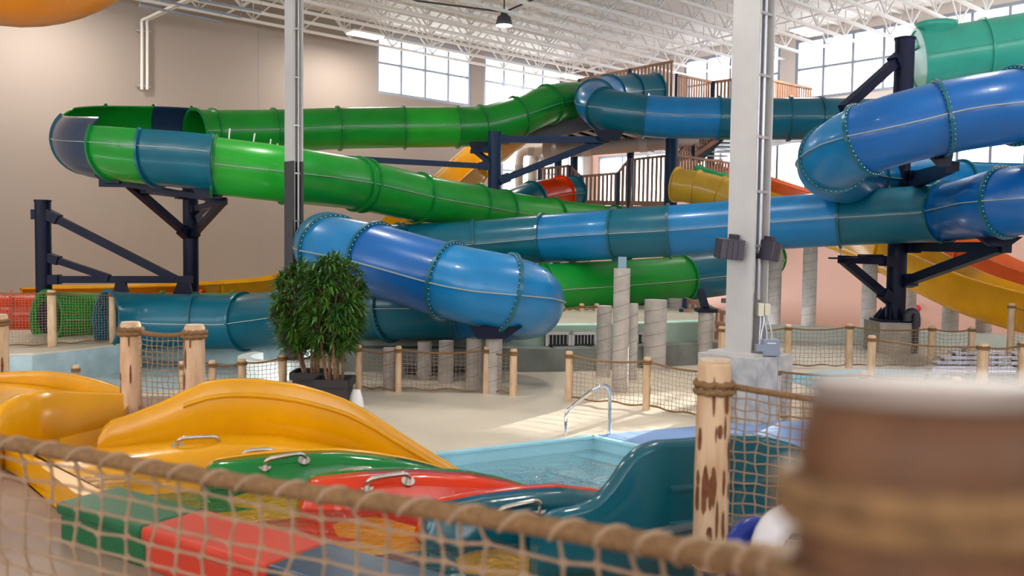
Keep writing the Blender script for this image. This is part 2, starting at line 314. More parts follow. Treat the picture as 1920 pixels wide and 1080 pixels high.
pl_ = onplane(110, 100, C0+E2*3.2, E2); panel_lamp(Vector((pl_.x, pl_.y, BCZ-.12)), 'panel lamp washing the upper left wall', 500)
def high_bay(hp, label, power, cables=False):
    t = thing('high_bay_lamp', label, 'ceiling lamp', hp, 'high bay lamps')
    MB().lathe(hp, [(0.0, .48), (.12, .46), (.14, .38), (.25, .32), (.29, .15), (.33, .0), (.31, 0)], 20).build('housing', mat('dark lamp housing', (.05, .05, .06), .5), t)
    MB().lathe(hp, [(0.0, -.03), (.31, 0.0), (.3, .1), (0, .12)], 20).build('lens', LAMP, t)
    MB().bar(hp+Vector((0, 0, .45)), Vector((hp.x, hp.y, ROOFZ)), .05, .05).build('hanger', DARK, t)
    if cables:
        MB().tube([hp+Vector((0, 0, .5)), hp-E1*4+Vector((0, 0, .15)), hp-E1*9+E2*1+Vector((0, 0, .1))], .035, 6).build('cable', DARK, t)
        MB().tube([hp+Vector((0, 0, .5)), hp+E2*5+Vector((0, 0, 1.0)), hp+E2*14+Vector((0, 0, 1.1))], .035, 6).build('cable', DARK, t)
    ld = bpy.data.lights.new('high_bay_light', 'SPOT'); ld.energy = power; ld.spot_size = 2.2; ld.spot_blend = .7; ld.shadow_soft_size = .35; ld.color = (1, .95, .88); lo = bpy.data.objects.new('high_bay_light', ld); COL.objects.link(lo); lo.parent = t; lo.location = (0, 0, -.1)
high_bay(at(945, 48, 33.5), 'round lit high bay lamp hanging under the joists', 900, True)
for i, (x, y) in enumerate(((-6.5, 12), (1.5, 11), (9, 12), (-5, 20), (2.5, 19), (10.5, 20), (16, 26))):  # unseen extra lamps, added to put more light on the floor
    high_bay(Vector((x, y, 10.9)), 'high bay lamp added out of view to brighten the pool deck, %s' % ords[i], 1100)
# wall pipes upper left
def wl_pt(px, py, off): return onplane(px, py, C0+E2*off, E2)
t = thing('drain_pipes', 'pair of pale pipes running down the left wall', 'pipe', wl_pt(267, 165, .15))
for dx in (0, 10):
    a = wl_pt(266+dx, 168, .2); b = wl_pt(266+dx, 38, .2); e = onz(330+dx, 8, a.z*0+b.z+.35)
    MB().tube(spline([a, b-Vector((0, 0, .3)), b, b+(e-b)*.15, e, e+(e-b)*1.0], .25)[0], .055, 8).build('pipe', PIPEW, t)
for py in (57, 160): MB().bar(wl_pt(255, py, .12), wl_pt(282, py+3, .12), .1, .06).build('bracket', GALV, t)
for k, (x0, y0, x1, y1) in enumerate(((262, 10, 415, 41), (297, 0, 452, 32), (370, 0, 490, 22))):
    a, b = onz(x0, y0, 10.7), onz(x1, y1, 10.7)
    tt = thing('unistrut_rail', 'slate blue hanging rail under the roof, %s from the left wall pipes' % ords[k], 'rail', b, 'hanging rails'); MB().bar(a, b, .07, .07).build('rail', GREYBOX, tt); MB().bar(b, Vector((b.x, b.y, ROOFZ)), .012, .012).build('hanger', GREYBOX, tt); MB().bar(a, Vector((a.x, a.y, ROOFZ)), .012, .012).build('hanger', GREYBOX, tt)
# ================================================================== floors, pools
def flat(name, outer, holes, z, m, depth=0.0):
    polys = [[Vector((p[0], p[1], 0)) for p in outer]]+[[Vector((p[0], p[1], 0)) for p in h] for h in holes]
    tri = tessellate_polygon(polys); vs = [(p.x, p.y, z) for q in polys for p in q]; mb = MB(); mb.add(vs, [tuple(t) for t in tri])
    return mb.build(name, m)
pA, pB = onz(1112, 820, 0), onz(831, 852, 0); dr = (pB-pA).normalized(); pR = (onz(1215, 842, 0)-pA).normalized()
POOL = [pA, pA+dr*7.0, pA+dr*7.0+pR*1.5, Vector((-2.4, 7.0, 0)), Vector((3.2, 4.5, 0)), pA+pR*5.6]
SPLASH = [onz(x, y, 0) for x, y in ((1463, 709), (1490, 702), (1540, 696), (1620, 692), (1760, 693), (1900, 704), (1960, 720), (1900, 742), (1700, 748), (1540, 735))]
TERR = [onz(x, y, 0) for x, y in ((640, 697), (760, 697), (950, 697), (1040, 697), (1120, 695), (1240, 688), (1345, 682))]
RW = [Vector((at(x, 650, d).x, d, 0)) for x, d in ((1436, 24.2), (1520, 23.8), (1640, 23.4), (1760, 22.8), (1930, 22.0), (2100, 21.4))]
RHOLE = [p+Vector((0, .2, 0)) for p in RW]+[Vector((30, 20, 0)), Vector((38.5, 24, 0)), Vector((38.5, 57, 0)), Vector((8.4, 57, 0))]
LBAS = [onz(-260, 738, 0), onz(300, 735, 0), onz(545, 712, 0), Vector((-4.7, 21.0, 0)), Vector((-9.2, 23.8, 0)), Vector((-27, 20.5, 0))]
fl = flat('floor', [(-40, -12), (40, -12), (40, 60), (-40, 60)], [POOL, SPLASH, LBAS, RHOLE], 0, DECK); struct(fl, 'tan textured pool deck')
def basin(name, poly, z, m, label, parent=None):
    mb = MB(); n = len(poly); vs = [(p.x, p.y, 0.0) for p in poly]+[(p.x, p.y, z) for p in poly]
    mb.add(vs, [(i, (i+1) % n, n+(i+1) % n, n+i) for i in range(n)]); tri = tessellate_polygon([[Vector((p.x, p.y, 0)) for p in poly]]); mb.add([(p.x, p.y, z) for p in poly], [tuple(t) for t in tri])
    return struct(mb.build(name, m), label)
b1 = basin('pool_basin', POOL, -1.0, TILE, 'light blue pool shell under the racer slide'); b2 = basin('splash_basin', SPLASH, -.35, TILE, 'shallow splash pool shell on the right')
for k in range(3):
    mb = MB(); c = pA+dr*(.28+.36*k)+pR*1.3+Vector((0, 0, -.32-.18*k)); R = Matrix((pR, dr, Vector((0, 0, 1)))).transposed(); mb.box(c, (2.4, .36, .28), R); s = mb.build('pool_step', TILE, b1)
    MB().box(c+dr*.16+Vector((0, 0, .143)), (2.4, .06, .01), R).build('step_nosing', NOSE, s)
wt = flat('pool_water', POOL, [], -.16, WATER); tag(wt, 'rippling light blue water in the landing pool', 'water'); wt['kind'] = 'stuff'
wt = flat('splash_water', SPLASH, [], -.08, WATER); tag(wt, 'glinting shallow water in the round splash pool', 'water'); wt['kind'] = 'stuff'
# white coping of pool
mb = MB(); mb.bar(pA+Vector((0, 0, .012)), pA+dr*7+Vector((0, 0, .012)), .10, .03); mb.bar(pA+Vector((0, 0, .012)), pA+pR*5.6+Vector((0, 0, .012)), .10, .03); struct(mb.build('trim_1', TILE), 'pale blue pool coping')
mp_ = [onz(x, y, 0) for x, y in ((1122, 819), (1300, 803), (1500, 792), (1640, 800), (1640, 900), (1330, 880), (1230, 843))]
struct(MB().prism(mp_, .005, .03).build('floor_mat', MATB), 'blue foam mat on the deck beside the pool steps')
# upper platform
UZ = 1.1
UP = [(-14, -4), (5, -4), (5, 2.1), (1.0, 2.45), (-2.32, 4.62), (-3.3, 5.95), (-2.55, 6.75), (-2.55, 8.3), (-14, 8.3)]
struct(MB().prism([Vector((x, y, 0)) for x, y in UP], -.2, UZ).build('upper_floor', UPFL), 'brown upper platform floor at the slide start')
# basin walls and terraces
def ribbon(mb, pts, z0, z1, th):
    for a, b in zip(pts, pts[1:]):
        d = (b-a).normalized(); n = Vector((-d.y, d.x, 0)); mb.prism([a, b, b+n*th, a+n*th], z0, z1)
mb = MB(); ribbon(mb, TERR, 0, .46, .5); struct(mb.build('basin_wall', CONCG), 'grey stained concrete basin wall')
T2 = [p+Vector((.0, .55, 0)) for p in TERR]; TZ = .9
mb = MB(); ribbon(mb, T2, .0, TZ, .3); struct(mb.build('terrace_wall', MINTW), 'mint green terrace wall behind the basin')
terr = T2+[Vector((5.6, 24, 0)), Vector((8.0, 46, 0)), Vector((-2.2, 46, 0)), Vector((-2.2, 23, 0))]
struct(MB().prism(terr, 0.0, TZ-.02).build('terrace_floor', DECK), 'raised terrace floor')
# barred openings
for i, (x0, x1) in enumerate(((1021, 1070), (1070, 1119), (1190, 1206))):
    WN[0] += 1
    def mp2(px, py):
        best = None
        for a, b in zip(T2, T2[1:]):
            d = (b-a).normalized(); n = Vector((d.y, -d.x, 0)); q = onplane(px, py, a+n*.03, n)
            if -0.02 <= (q-a).dot(d) <= (b-a).length+.02: best = (q, d, n)
        return best
    (p, d, n) = mp2((x0+x1)/2, 639); q, _, _ = mp2(x0, 639) or (p, 0, 0); wdt = 2*(p-q).length; zt2, zb2 = mp2((x0+x1)/2, 622)[0].z, .47
    e = bpy.data.objects.new('window_%d' % WN[0], None); COL.objects.link(e); e.location = p; e.matrix_world = Matrix.Translation(p); struct(e, 'barred vent opening in the mint wall')
    R = Matrix((d, -n, Vector((0, 0, 1)))).transposed(); c = Vector((p.x, p.y, (zt2+zb2)/2)); h = zt2-zb2
    MB().box(c, (wdt, .02, h), R).build('backing', mat('dark void', (.03, .03, .03), .9), e)
    for s in (-1, 1): MB().box(c+d*(s*(wdt/2-.03))+n*.03, (.06, .06, h), R).build('frame_jamb', WHITEST, e)
    MB().box(c+n*.03+Vector((0, 0, h/2-.03)), (wdt, .06, .06), R).build('frame_rail', WHITEST, e)
    nb = max(2, int(wdt/.07))
    for k in range(1, nb): MB().box(c+d*(wdt*(k/nb-.5))+n*.03, (.016, .016, h-.06), R).build('bar', GALV, e)
for i, (x0, x1) in enumerate(((761, 780), (808, 822), (850, 873))):
    p = onz((x0+x1)/2, 700, .05); p.y -= .03; tag(MB().box(p+Vector((0, -.02, .07)), ((x1-x0)*.0108, .06, .16)).build('floor_vent', DARK), 'dark square drain vent low on the grey basin wall, %s from the plants' % ords[i], 'vent', 'basin vents')
# left rock deck
LD = [onz(x, y, .15) for x, y in ((-160, 668), (60, 664), (140, 656), (226, 645))]+[at(240, 636, 22.4)]
for p in LD: p.z = 0
back = [Vector((-9.6, 23.6, 0)), Vector((-26, 20, 0))]
struct(MB().prism(LD+back, -.9, .12).build('rock_deck', ROCK), 'blue grey rockwork below the slide exits')
struct(MB().prism([p+Vector((0, .06, 0)) for p in LD]+back, .12, .16).build('exit_deck', DECK), 'tan deck slab at the slide exits')
struct(MB().prism([Vector((-11.5, 14.2, 0)), Vector((-4.5, 14.2, 0)), Vector((-4, 21.5, 0)), Vector((-9, 24, 0)), Vector((-27, 21, 0))], -.6, -.5).build('lower_basin_floor', ROCK), 'pale rock basin floor on the left')
tl = [Vector((at(x, 600, d).x, d, 0)) for x, d in ((215, 22.3), (380, 22.0), (500, 21.2), (560, 19.5))]
mb = MB(); ribbon(mb, tl, -.6, .1, .25); struct(mb.build('tile_wall', mat('pale blue block wall', (.50, .66, .68), .7, noise=.12, nscale=2)), 'pale blue block wall under the teal tube')
# right low wall
mb = MB(); ribbon(mb, RW, -1.1, .42, .3); struct(mb.build('low_wall', CREAMW), 'pale low wall around the right side pool')
rt_ = RW+[Vector((30, 21, 0)), Vector((30, 50, 0)), Vector((7.5, 50, 0))]
struct(MB().prism(rt_, -1.2, -1.0).build('sunken_floor', DECK), 'sunken floor behind the right low wall')
# curved pale basin rim left of the plants
cb = at(548, 690, 17.6); A_ = [math.radians(150+12*k) for k in range(14)]
mb = MB()
for a, b in zip(A_, A_[1:]):
    q = [Vector((cb.x+r*math.cos(t), 17.6+r*math.sin(t), 0)) for r, t in ((1.05, a), (1.05, b), (.8, b), (.8, a))]; mb.prism(q, -.5, .28)
struct(mb.build('basin_rim', mat('pale rim', (.62, .66, .64), .6)), 'pale curved basin rim left of the plants')
# ================================================================== tube slides
def slide(name, label, R, P, seam=SEAM, flc=None, bolts_d=18.5, thick=0.03, root=None):
    """P: (px, py, depth, colour or None, arc or None); a colour marks a flange where a new section of that colour begins"""
    W = [at(p[0], p[1], p[2]) for p in P]; S, idx = spline(W, .28); F = frames(S)
    root = root or thing(name, label, 'water slide', S[-1])
    marks = [i for i, p in enumerate(P) if len(p) > 3 and p[3] is not None]
    for a, b in zip(marks, marks[1:]+[len(P)-1]):
        if a == b: break
        i0, i1 = idx[a], idx[b]; pts = S[i0:i1+1]; Fr = F[i0:i1+1]; m = P[a][3]; arc = P[a][4] if len(P[a]) > 4 else None
        mb = MB()
        if arc: sweep(mb, pts, Fr, lambda i, q=arcprof(R, arc[0], arc[1], thick): q)
        else:
            o = [(R*math.cos(2*math.pi*k/48), R*math.sin(2*math.pi*k/48)) for k in range(48)]; q = [(x*(1-thick/R), y*(1-thick/R)) for x, y in o]
            sweep(mb, pts, Fr, lambda i: o, caps=False); sweep(mb, pts, Fr, lambda i: q, caps=False)
            for e in (0, len(pts)-1):
                T, Sd, N = Fr[e]; vs = [pts[e]+Sd*x+N*y for x, y in o]+[pts[e]+Sd*x+N*y for x, y in q]; mb.add(vs, [(k, (k+1) % 48, 48+(k+1) % 48, 48+k) for k in range(48)])
        sec = mb.build('tube_section', m, root)
        for sg in (0, 1):
            ang = 0 if sg == 0 else math.pi
            if arc and not (arc[0] <= math.degrees(ang) <= arc[1] or arc[0] <= math.degrees(ang)-360 <= arc[1]): continue
            cs, sn = math.cos(ang), math.sin(ang)
            pr = [((R-.005)*cs, -.009), ((R+.035)*cs, -.009), ((R+.035)*cs, .009), ((R-.005)*cs, .009)]
            sweep_build(pts, Fr, pr, 'seam_strip', seam, sec)
    for a in marks+[len(P)-1]:
        if len(P[a]) > 5 and P[a][5] == 'noflange': continue
        i = idx[a]; T, Sd, N = F[i]; p = S[i]; prev = P[a][3] if len(P[a]) > 3 and P[a][3] else None
        arc = P[a][4] if len(P[a]) > 4 else None
        mb = MB(); n = 48; full = arc is None; A = [2*math.pi*k/n for k in range(n)] if full else [math.radians(arc[0]+(arc[1]-arc[0])*k/n) for k in range(n+1)]
        pr = [(R-.01, -.03), (R+.065, -.03), (R+.065, .03), (R-.01, .03)]; vs = [p+(Sd*math.cos(t)+N*math.sin(t))*r+T*h for t in A for r, h in pr]; L = len(A)
        fs = [(i_*4+k, ((i_+1) % L)*4+k, ((i_+1) % L)*4+(k+1) % 4, i_*4+(k+1) % 4) for i_ in range(L if full else L-1) for k in range(4)]
        mb.add(vs, fs); fm = flc or (prev if prev else m)
        fo = mb.build('flange_ring', FLM.get(fm.name, fm), root)
        if P[a][2] < bolts_d:
            mb = MB(); nb = 44
            for k in range(nb):
                t = 2*math.pi*k/nb
                if not full and not (arc[0] <= math.degrees(t) <= arc[1] or arc[0] <= math.degrees(t)-360 <= arc[1]): continue
                rd = Sd*math.cos(t)+N*math.sin(t)
                for h in (-.036, .036): mb.box(p+rd*(R+.034)+T*h, (.012, .012, .012))
            bo = mb.build('bolts', BOLT, fo); bo['kind'] = 'stuff'
    return root, S, F, idx
def sweep_build(pts, Fr, pr, name, m, parent):
    mb = MB(); sweep(mb, pts, Fr, lambda i: pr, smooth=False); return mb.build(name, m, parent)
FL_T = plastic('teal flange', (0.004, 0.115, 0.17)); FL_G = plastic('green flange', (0.006, 0.22, 0.04))
FLM = {'teal fibreglass': FL_T, 'sky blue fibreglass': FL_T, 'royal blue fibreglass': FL_T, 'dark teal fibreglass': FL_T, 'green fibreglass': FL_G, 'bright green fibreglass': FL_G, 'slate blue fibreglass': FL_T}
CUT = (-168, 64); CUTN = (-168, 27); CUTM = (-168, 45)
G1 = [(1175, 190, 35.6, GREEN), (1085, 188, 32.8), (1028, 196, 31.2, GREEN), (972, 218, 30.4, GREEN), (905, 236, 29.9, GREEN), (857, 238, 29.6, LGREEN), (757, 239, 29.2, GREEN), (635, 241, 28.6, GREEN), (515, 246, 27.6, GREEN), (400, 248, 26.6, GREEN), (366, 248, 26.2, None)]
G2 = [(368, 248, 26.2, SLATE, CUT), (345, 247, 26.0), (300, 246, 25.6, GREEN, CUT), (225, 248, 24.8, GREEN, CUT), (178, 255, 23.7), (167, 263, 22.6, SLATE, CUTM), (182, 269, 21.6), (225, 273, 20.9, GREEN, CUTN), (298, 280, 20.5, TEAL, CUTN), (360, 285, 20.4), (416, 291, 20.4, None, CUTN)]
G3 = [(402, 311, 20.4, LGREEN), (535, 327, 20.9, GREEN), (668, 345, 22.8, GREEN), (684, 348, 23.0, GREEN), (785, 371, 24.5, GREEN), (893, 390, 26.0, GREEN), (942, 399, 26.7, LGREEN), (1035, 412, 28.3, LGREEN), (1150, 424, 30.0, GREEN),
     (1290, 440, 31.3), (1395, 462, 30.7, GREEN), (1432, 485, 28.9, GREEN), (1385, 508, 27.2, TEAL), (1278, 522, 26.0, GREEN), (1150, 533, 24.5), (1022, 542, 23.4, GREEN), (900, 556, 23.0), (700, 586, 23.6, GREEN), (550, 594, 23.4), (438, 596, 23.1, GREEN), (305, 597, 22.9, GREEN), (180, 597, 22.6), (88, 597, 21.6, None)]
gr, _, _, _ = slide('green_tube_slide', 'long green tube slide with an open curve at the left wall', .66, G1)
for x0, y0, x1, y1, d in ((429, 265, 431, 241, 23.5), (474, 273, 478, 250, 23.8), (506, 276, 508, 261, 24.0), (519, 279, 521, 269, 24.2)): MB().bar(at(x0, y0, d), at(x1, y1, d), .05, .03).build('lifting_strap', WHITEC, gr)
slide('', '', .84, G2, root=gr); slide('', '', .66, G3, root=gr)
K = .923
B = [(1228, 172, 33.6, TEAL), (1185, 174, 33.1, TEAL), (1142, 177, 32.2, BLUE), (1116, 186, 30.6, BLUE), (1130, 203, 29.2, TEAL), (1210, 217, 28.6, BLUE), (1347, 222, 28.5, TEAL), (1480, 223, 28.3, TEAL), (1537, 223, 28.2, TEAL), (1650, 224, 28.2), (1800, 218, 27.6, TEAL), (1950, 206, 25.3, BLUE), (2030, 198, 21.5), (2000, 196, 17.4, RBLUE), (1905, 199, 16.0, RBLUE), (1765, 222, 16.2, RBLUE), (1622, 262, 16.6, BLUE), (1566, 295, 17.6, BLUE),
     (1562, 318, 19.4), (1612, 334, 21.6, BLUE), (1695, 340, 23.4), (1800, 348, 24.2, BLUE), (1930, 352, 24.0, BLUE), (2040, 358, 21.6), (2040, 364, 18.2, RBLUE), (1960, 371, 16.6), (1885, 379, 17.0, RBLUE), (1830, 389, 18.6), (1772, 398, 20.2, TEAL), (1575, 410, 21.3, BLUE), (1415, 421, 22.2), (1255, 433, 22.8, TEAL), (1152, 439, 23.2, BLUE), (1020, 448, 24.2, TEAL), (890, 458, 24.6, TEAL), (750, 466, 24.2, TEAL), (680, 467, 22.8), (632, 464, 20.4), (615, 462, 18.6, BLUE),
     (626, 470, 17.2, BLUE), (702, 487, 16.3, RBLUE), (842, 527, 15.5, BLUE), (945, 549, 15.1, BLUE), (985, 562, 15.7), (985, 571, 16.6), (940, 575, 17.2, BLUE), (860, 574, 17.4, TEAL), (732, 575, 17.6, DTEAL), (600, 588, 19.2), (457, 603, 21.1, TEAL), (366, 603, 21.1, TEAL), (260, 601, 20.9), (200, 600, 20.4, None)]
slide('blue_tube_slide', 'long blue and teal tube slide looping through the hall', .66, B)
slide('red_exit_tube', 'red tube slide end behind the green tube exit', .6, [(380, 586, 25.2, RED), (200, 588, 24.9), (20, 590, 24.0, RED), (-70, 590, 23.4, None)], seam=RED, flc=RED, bolts_d=0)
# mint tube with collar
M5 = [(1722, 113, 25.6, MINT), (1845, 93, 25.3, MINT), (1960, 74, 25.0), (2120, 46, 24.6, None)]
rt5, S5, F5, _ = slide('mint_tube_slide', 'wide mint green tube with a collar by the top right windows', .84, M5, seam=MINT, flc=MINT, bolts_d=0)
p = at(1755, 78, 25.5); MB().lathe(p-Vector((0, 0, .2)), [(.56, 0), (.54, .55), (.57, .56), (.57, .72), (.50, .72), (.50, .1)], 28).build('collar', MINT, rt5)
cp = S5[0]; T, Sd, N = F5[0]; mb = MB(); n = 48; vs = [cp]+[cp+(Sd*math.cos(2*math.pi*k/n)+N*math.sin(2*math.pi*k/n))*.83 for k in range(n)]; mb.add(vs, [(0, 1+k, 1+(k+1) % n) for k in range(n)]); mb.build('end_cap', MINT, rt5)
# short orange tube at the tower
slide('orange_tube_slide', 'short orange and teal tube slide leaving the wooden tower', .62, [(1072, 363, 33.0, TEAL), (1052, 364, 32.5, RED), (1000, 374, 31.5, DTEAL), (960, 390, 30.8), (900, 414, 31.2, None)], bolts_d=0)
# open flumes
def flume(name, label, m, P, hw=.6, hh=.55, rib=True, inner=None):
    W = [at(*p) for p in P]; S, idx = spline(W, .35); F = frames(S); root = thing(name, label, 'water slide', S[-1])
    prof = [(-hw-.1, hh), (-hw-.1, hh-.05), (-hw-.02, hh-.06), (-hw*.92, -hh*.5), (-hw*.55, -hh*.97), (0, -hh*1.05), (hw*.55, -hh*.97), (hw*.92, -hh*.5), (hw+.02, hh-.06), (hw+.1, hh-.05), (hw+.1, hh)]
    th = .04; inn = [(a*(.95 if abs(a) <= hw else .97), b+(.035 if b < hh-.1 else 0)) for a, b in reversed(prof)]
    n = max(1, len(S)//12); cuts = [round(len(S[:-1])*k/n) for k in range(n+1)]
    for a, b in zip(cuts, cuts[1:]):
        mb = MB(); sweep(mb, S[a:b+1], F[a:b+1], lambda i: prof+inn); mb.build('flume_section', m, root)
    if rib:
        for a in cuts:
            T, Sd, N = F[a]; p = S[a]; mb = MB(); out = prof[1:-1]
            vs = [p+Sd*x*k+N*y*k+T*h for h in (-.03, .03) for k in (1.0, 1.09) for x, y in out]; L = len(out)
            mb.add(vs, [(i, i+1, L+i+1, L+i) for i in range(L-1)]+[(2*L+i, 3*L+i, 3*L+i+1, 2*L+i+1) for i in range(L-1)]+[(L+i, L+i+1, 3*L+i+1, 3*L+i) for i in range(L-1)]); mb.build('joint_rib', m, root)
    return root
flume('yellow_wall_flume', 'yellow open flume running down along the left wall', YEL, [(1010, 215, 36.5), (905, 300, 33.5), (838, 365, 31.5), (765, 425, 30.0), (650, 500, 28.5), (530, 546, 27.2), (390, 561, 26.2), (240, 567, 25.6), (60, 570, 25.2)], .62, .5)
flume('yellow_race_flume', 'yellow open race flume sweeping down at the right', YEL, [(1395, 378, 31.2), (1520, 418, 29.5), (1640, 462, 27.5), (1730, 510, 25.6), (1830, 555, 24.2), (1960, 592, 22.8), (2100, 612, 21.8)], .62, .55)
flume('orange_race_flume', 'orange open race flume behind the yellow one', ORG, [(1420, 352, 34.0), (1560, 398, 32.0), (1680, 430, 30.0), (1790, 475, 27.6), (1880, 520, 26.2), (1980, 556, 25.0), (2120, 585, 24.0)], .66, .5)
for nm, lb, m, P in (('yellow_start_tube', 'yellow start tube leaving the tower fence', plastic('pale yellow tube', (.80, .46, .05)), [(1268, 346, 32.4, 0), (1306, 352, 32.0, 0), (1352, 364, 31.6, 0), (1400, 380, 31.0, None)]),
                     ('green_start_tube', 'green start tube leaving the tower fence', plastic('pale green tube', (.03, .36, .14)), [(1305, 340, 34.2, 0), (1350, 354, 33.6, 0), (1400, 372, 33.0, None)]),
                     ('red_start_tube', 'salmon red start tube leaving the tower fence', plastic('salmon tube', (.75, .18, .08)), [(1340, 336, 36.0, 0), (1390, 352, 35.2, 0), (1440, 370, 34.6, None)])):
    slide(nm, lb, .6, [(q[0], q[1], q[2], m if q[3] == 0 else None) for q in P], seam=m, flc=m, bolts_d=0)
# ================================================================== navy steel supports
def sup(label, px, ytop, d, r, zbot, arms=(), m=NAVY, cap=True, name='steel_support'):
    top = at(px, ytop, d); t = thing(name, label, 'support post', (top.x, top.y, zbot))
    MB().tube([(top.x, top.y, zbot), top], r, 20).build('post', m, t)
    MB().tube([top-Vector((0, 0, .02)), top+Vector((0, 0, .03))], r*1.08, 20).build('top_cap', m, t)
    for (x0, y0, d0, x1, y1, d1, wdt) in arms:
        a, b = at(x0, y0, d0), at(x1, y1, d1); MB().bar(a, b, wdt, wdt*1.1).build('arm', m, t)
        dd = (b-a).normalized(); MB().bar(a-dd*.05, a+dd*.3, wdt*1.5, wdt*1.5).build('bracket', m, t)
    return t
def saddle(parent, px0, px1, y0, y1, d, px2, px3, m=NAVY, th=.12):
    """trapezoid plate: bottom edge px0..px1 at y1, top edge px2..px3 at y0"""
    q = [at(px0, y1, d), at(px1, y1, d), at(px3, y0, d), at(px2, y0, d)]; mb = MB(); vs = [p+Vector((0, s*th, 0)) for s in (-.5, .5) for p in q]
    mb.add(vs, [(0, 1, 2, 3), (7, 6, 5, 4), (0, 4, 5, 1), (1, 5, 6, 2), (2, 6, 7, 3), (3, 7, 4, 0)]); return mb.build('saddle_plate', m, parent)
t = sup('short navy post with long braces at the far left', 80, 377, 22.2, .19, -.4, [(90, 402, 22.2, 330, 524, 22.1, .17), (90, 482, 22.2, 205, 521, 22.1, .15), (90, 524, 22.2, 360, 524, 22.1, .16)])
saddle(t, 213, 242, 530, 553, 22.0, 218, 236); saddle(t, 322, 364, 530, 560, 22.0, 334, 356)
MB().bar(at(58, 402, 22.1), at(80, 402, 22.1), .04, .25).build('lug_plate', NAVY, t)
t = sup('navy post carrying the open green curve', 357, 330, 23.6, .20, -.4, [(352, 440, 23.5, 243, 346, 21.3, .17), (345, 366, 23.5, 268, 356, 21.4, .15), (362, 440, 23.5, 420, 376, 21.2, .15), (362, 410, 23.5, 410, 366, 24.9, .15), (362, 392, 23.5, 422, 378, 21.2, .13), (350, 350, 23.5, 420, 300, 26.0, .14)])
MB().bar(at(188, 344, 20.9), at(262, 345, 20.9), .16, .16).build('beam', NAVY, t); MB().bar(at(243, 346, 20.9), at(425, 378, 20.9), .14, .14).build('beam', NAVY, t)
saddle(t, 195, 225, 328, 344, 20.8, 178, 228); saddle(t, 375, 415, 352, 372, 20.4, 360, 418)
t = sup('blue post standing below the upper green tube', 928, 249, 28.3, .21, .9, [(936, 262, 28.3, 1140, 262, 28.9, .19), (938, 338, 28.3, 1150, 256, 29.2, .2), (915, 312, 28.2, 628, 296, 27.0, .15), (920, 305, 28.2, 890, 282, 29.2, .14), (918, 280, 28.2, 885, 284, 29.2, .13)], NAVY2)
saddle(t, 885, 908, 266, 283, 29.2, 878, 920); saddle(t, 1128, 1160, 243, 264, 28.6, 1112, 1172)
t = sup('tall navy post on a concrete block at the right', 1697, 73, 22.1, .235, .75, [(1688, 108, 22.1, 1580, 205, 21.0, .2), (1706, 463, 22.0, 1888, 464, 17.6, .2), (1700, 528, 22.0, 1880, 462, 17.7, .2), (1672, 490, 22.0, 1575, 486, 21.4, .17), (1668, 560, 22.0, 1580, 487, 21.4, .17), (1712, 330, 22.0, 1790, 312, 17.2, .17), (1700, 352, 22.0, 1782, 315, 17.2, .17)])
saddle(t, 1855, 1890, 444, 462, 17.3, 1830, 1915); saddle(t, 1760, 1780, 290, 312, 16.4, 1740, 1785)
MB().bar(at(1557, 484, 21.4), at(1605, 484, 21.4), .3, .04).build('shelf_plate', NAVY, t)
MB().tube([at(1577, 482, 21.4), at(1575, 462, 21.4)], .015, 6).build('cable', STEEL, t)
pb = at(1671, 614, 22.1); MB().box((pb.x, pb.y, .78), (.8, .8, .06)).build('base_plate', NAVY, t)
for k in range(8):
    a = k*math.pi/4+.3; mb = MB(); q = Vector((math.cos(a), math.sin(a), 0)); nn = Vector((-q.y, q.x, 0)); c = Vector((pb.x, pb.y, .8)); mb.add([c+q*.2+nn*s for s in (-.015, .015)]+[c+q*.42+nn*s for s in (-.015, .015)]+[c+q*.42+Vector((0, 0, .06))+nn*s for s in (-.015, .015)]+[c+q*.24+Vector((0, 0, .3))+nn*s for s in (-.015, .015)], [(0, 2, 4, 6), (1, 7, 5, 3), (2, 3, 5, 4), (4, 5, 7, 6), (0, 6, 7, 1), (0, 1, 3, 2)]); mb.build('gusset', NAVY, t)
BLK = mat('stained concrete block', (.40, .35, .30), .85, noise=.35, nscale=3, bump=.2)
tag(MB().box((pb.x, pb.y, .375), (.98, .98, .75)).build('concrete_block', BLK), 'square concrete footing under the tall navy post', 'footing')
t = thing('vent_pipe', 'black gooseneck vent pipe beside the concrete footing', 'pipe', at(1714, 665, 21.6)); c = at(1715, 640, 21.6); ht = at(1715, 590, 21.6).z
MB().tube([(c.x, c.y, 0), (c.x, c.y, ht-.15)], .075, 14).build('riser', DARK, t); MB().tube(spline([(c.x+.02, c.y, ht-.3), (c.x+.02, c.y, ht-.1), (c.x-.03, c.y, ht+.06), (c.x-.16, c.y, ht+.06), (c.x-.2, c.y, ht-.1), (c.x-.2, c.y, ht-.16)], .05)[0], .10, 14).build('elbow', DARK, t)
ap = onplane(1722, 578, C0-E1*.1, E1); t = thing('alarm_bell', 'small red alarm bell on the pink wall', 'alarm', ap); MB().tube([ap-E1*.14, ap-E1*.3], .16, 16).build('bell', REDP, t); MB().box(ap-E1*.1, (.16, .16, .16)).build('box', REDP, t)
ap = onplane(1342, 582, C0-E1*.1, E1); t = thing('alarm_bell', 'small red alarm bell behind the wooden stair rail', 'alarm', ap); MB().tube([ap-E1*.14, ap-E1*.3], .14, 16).build('bell', REDP, t); MB().box(ap-E1*.1, (.16, .16, .16)).build('box', REDP, t)
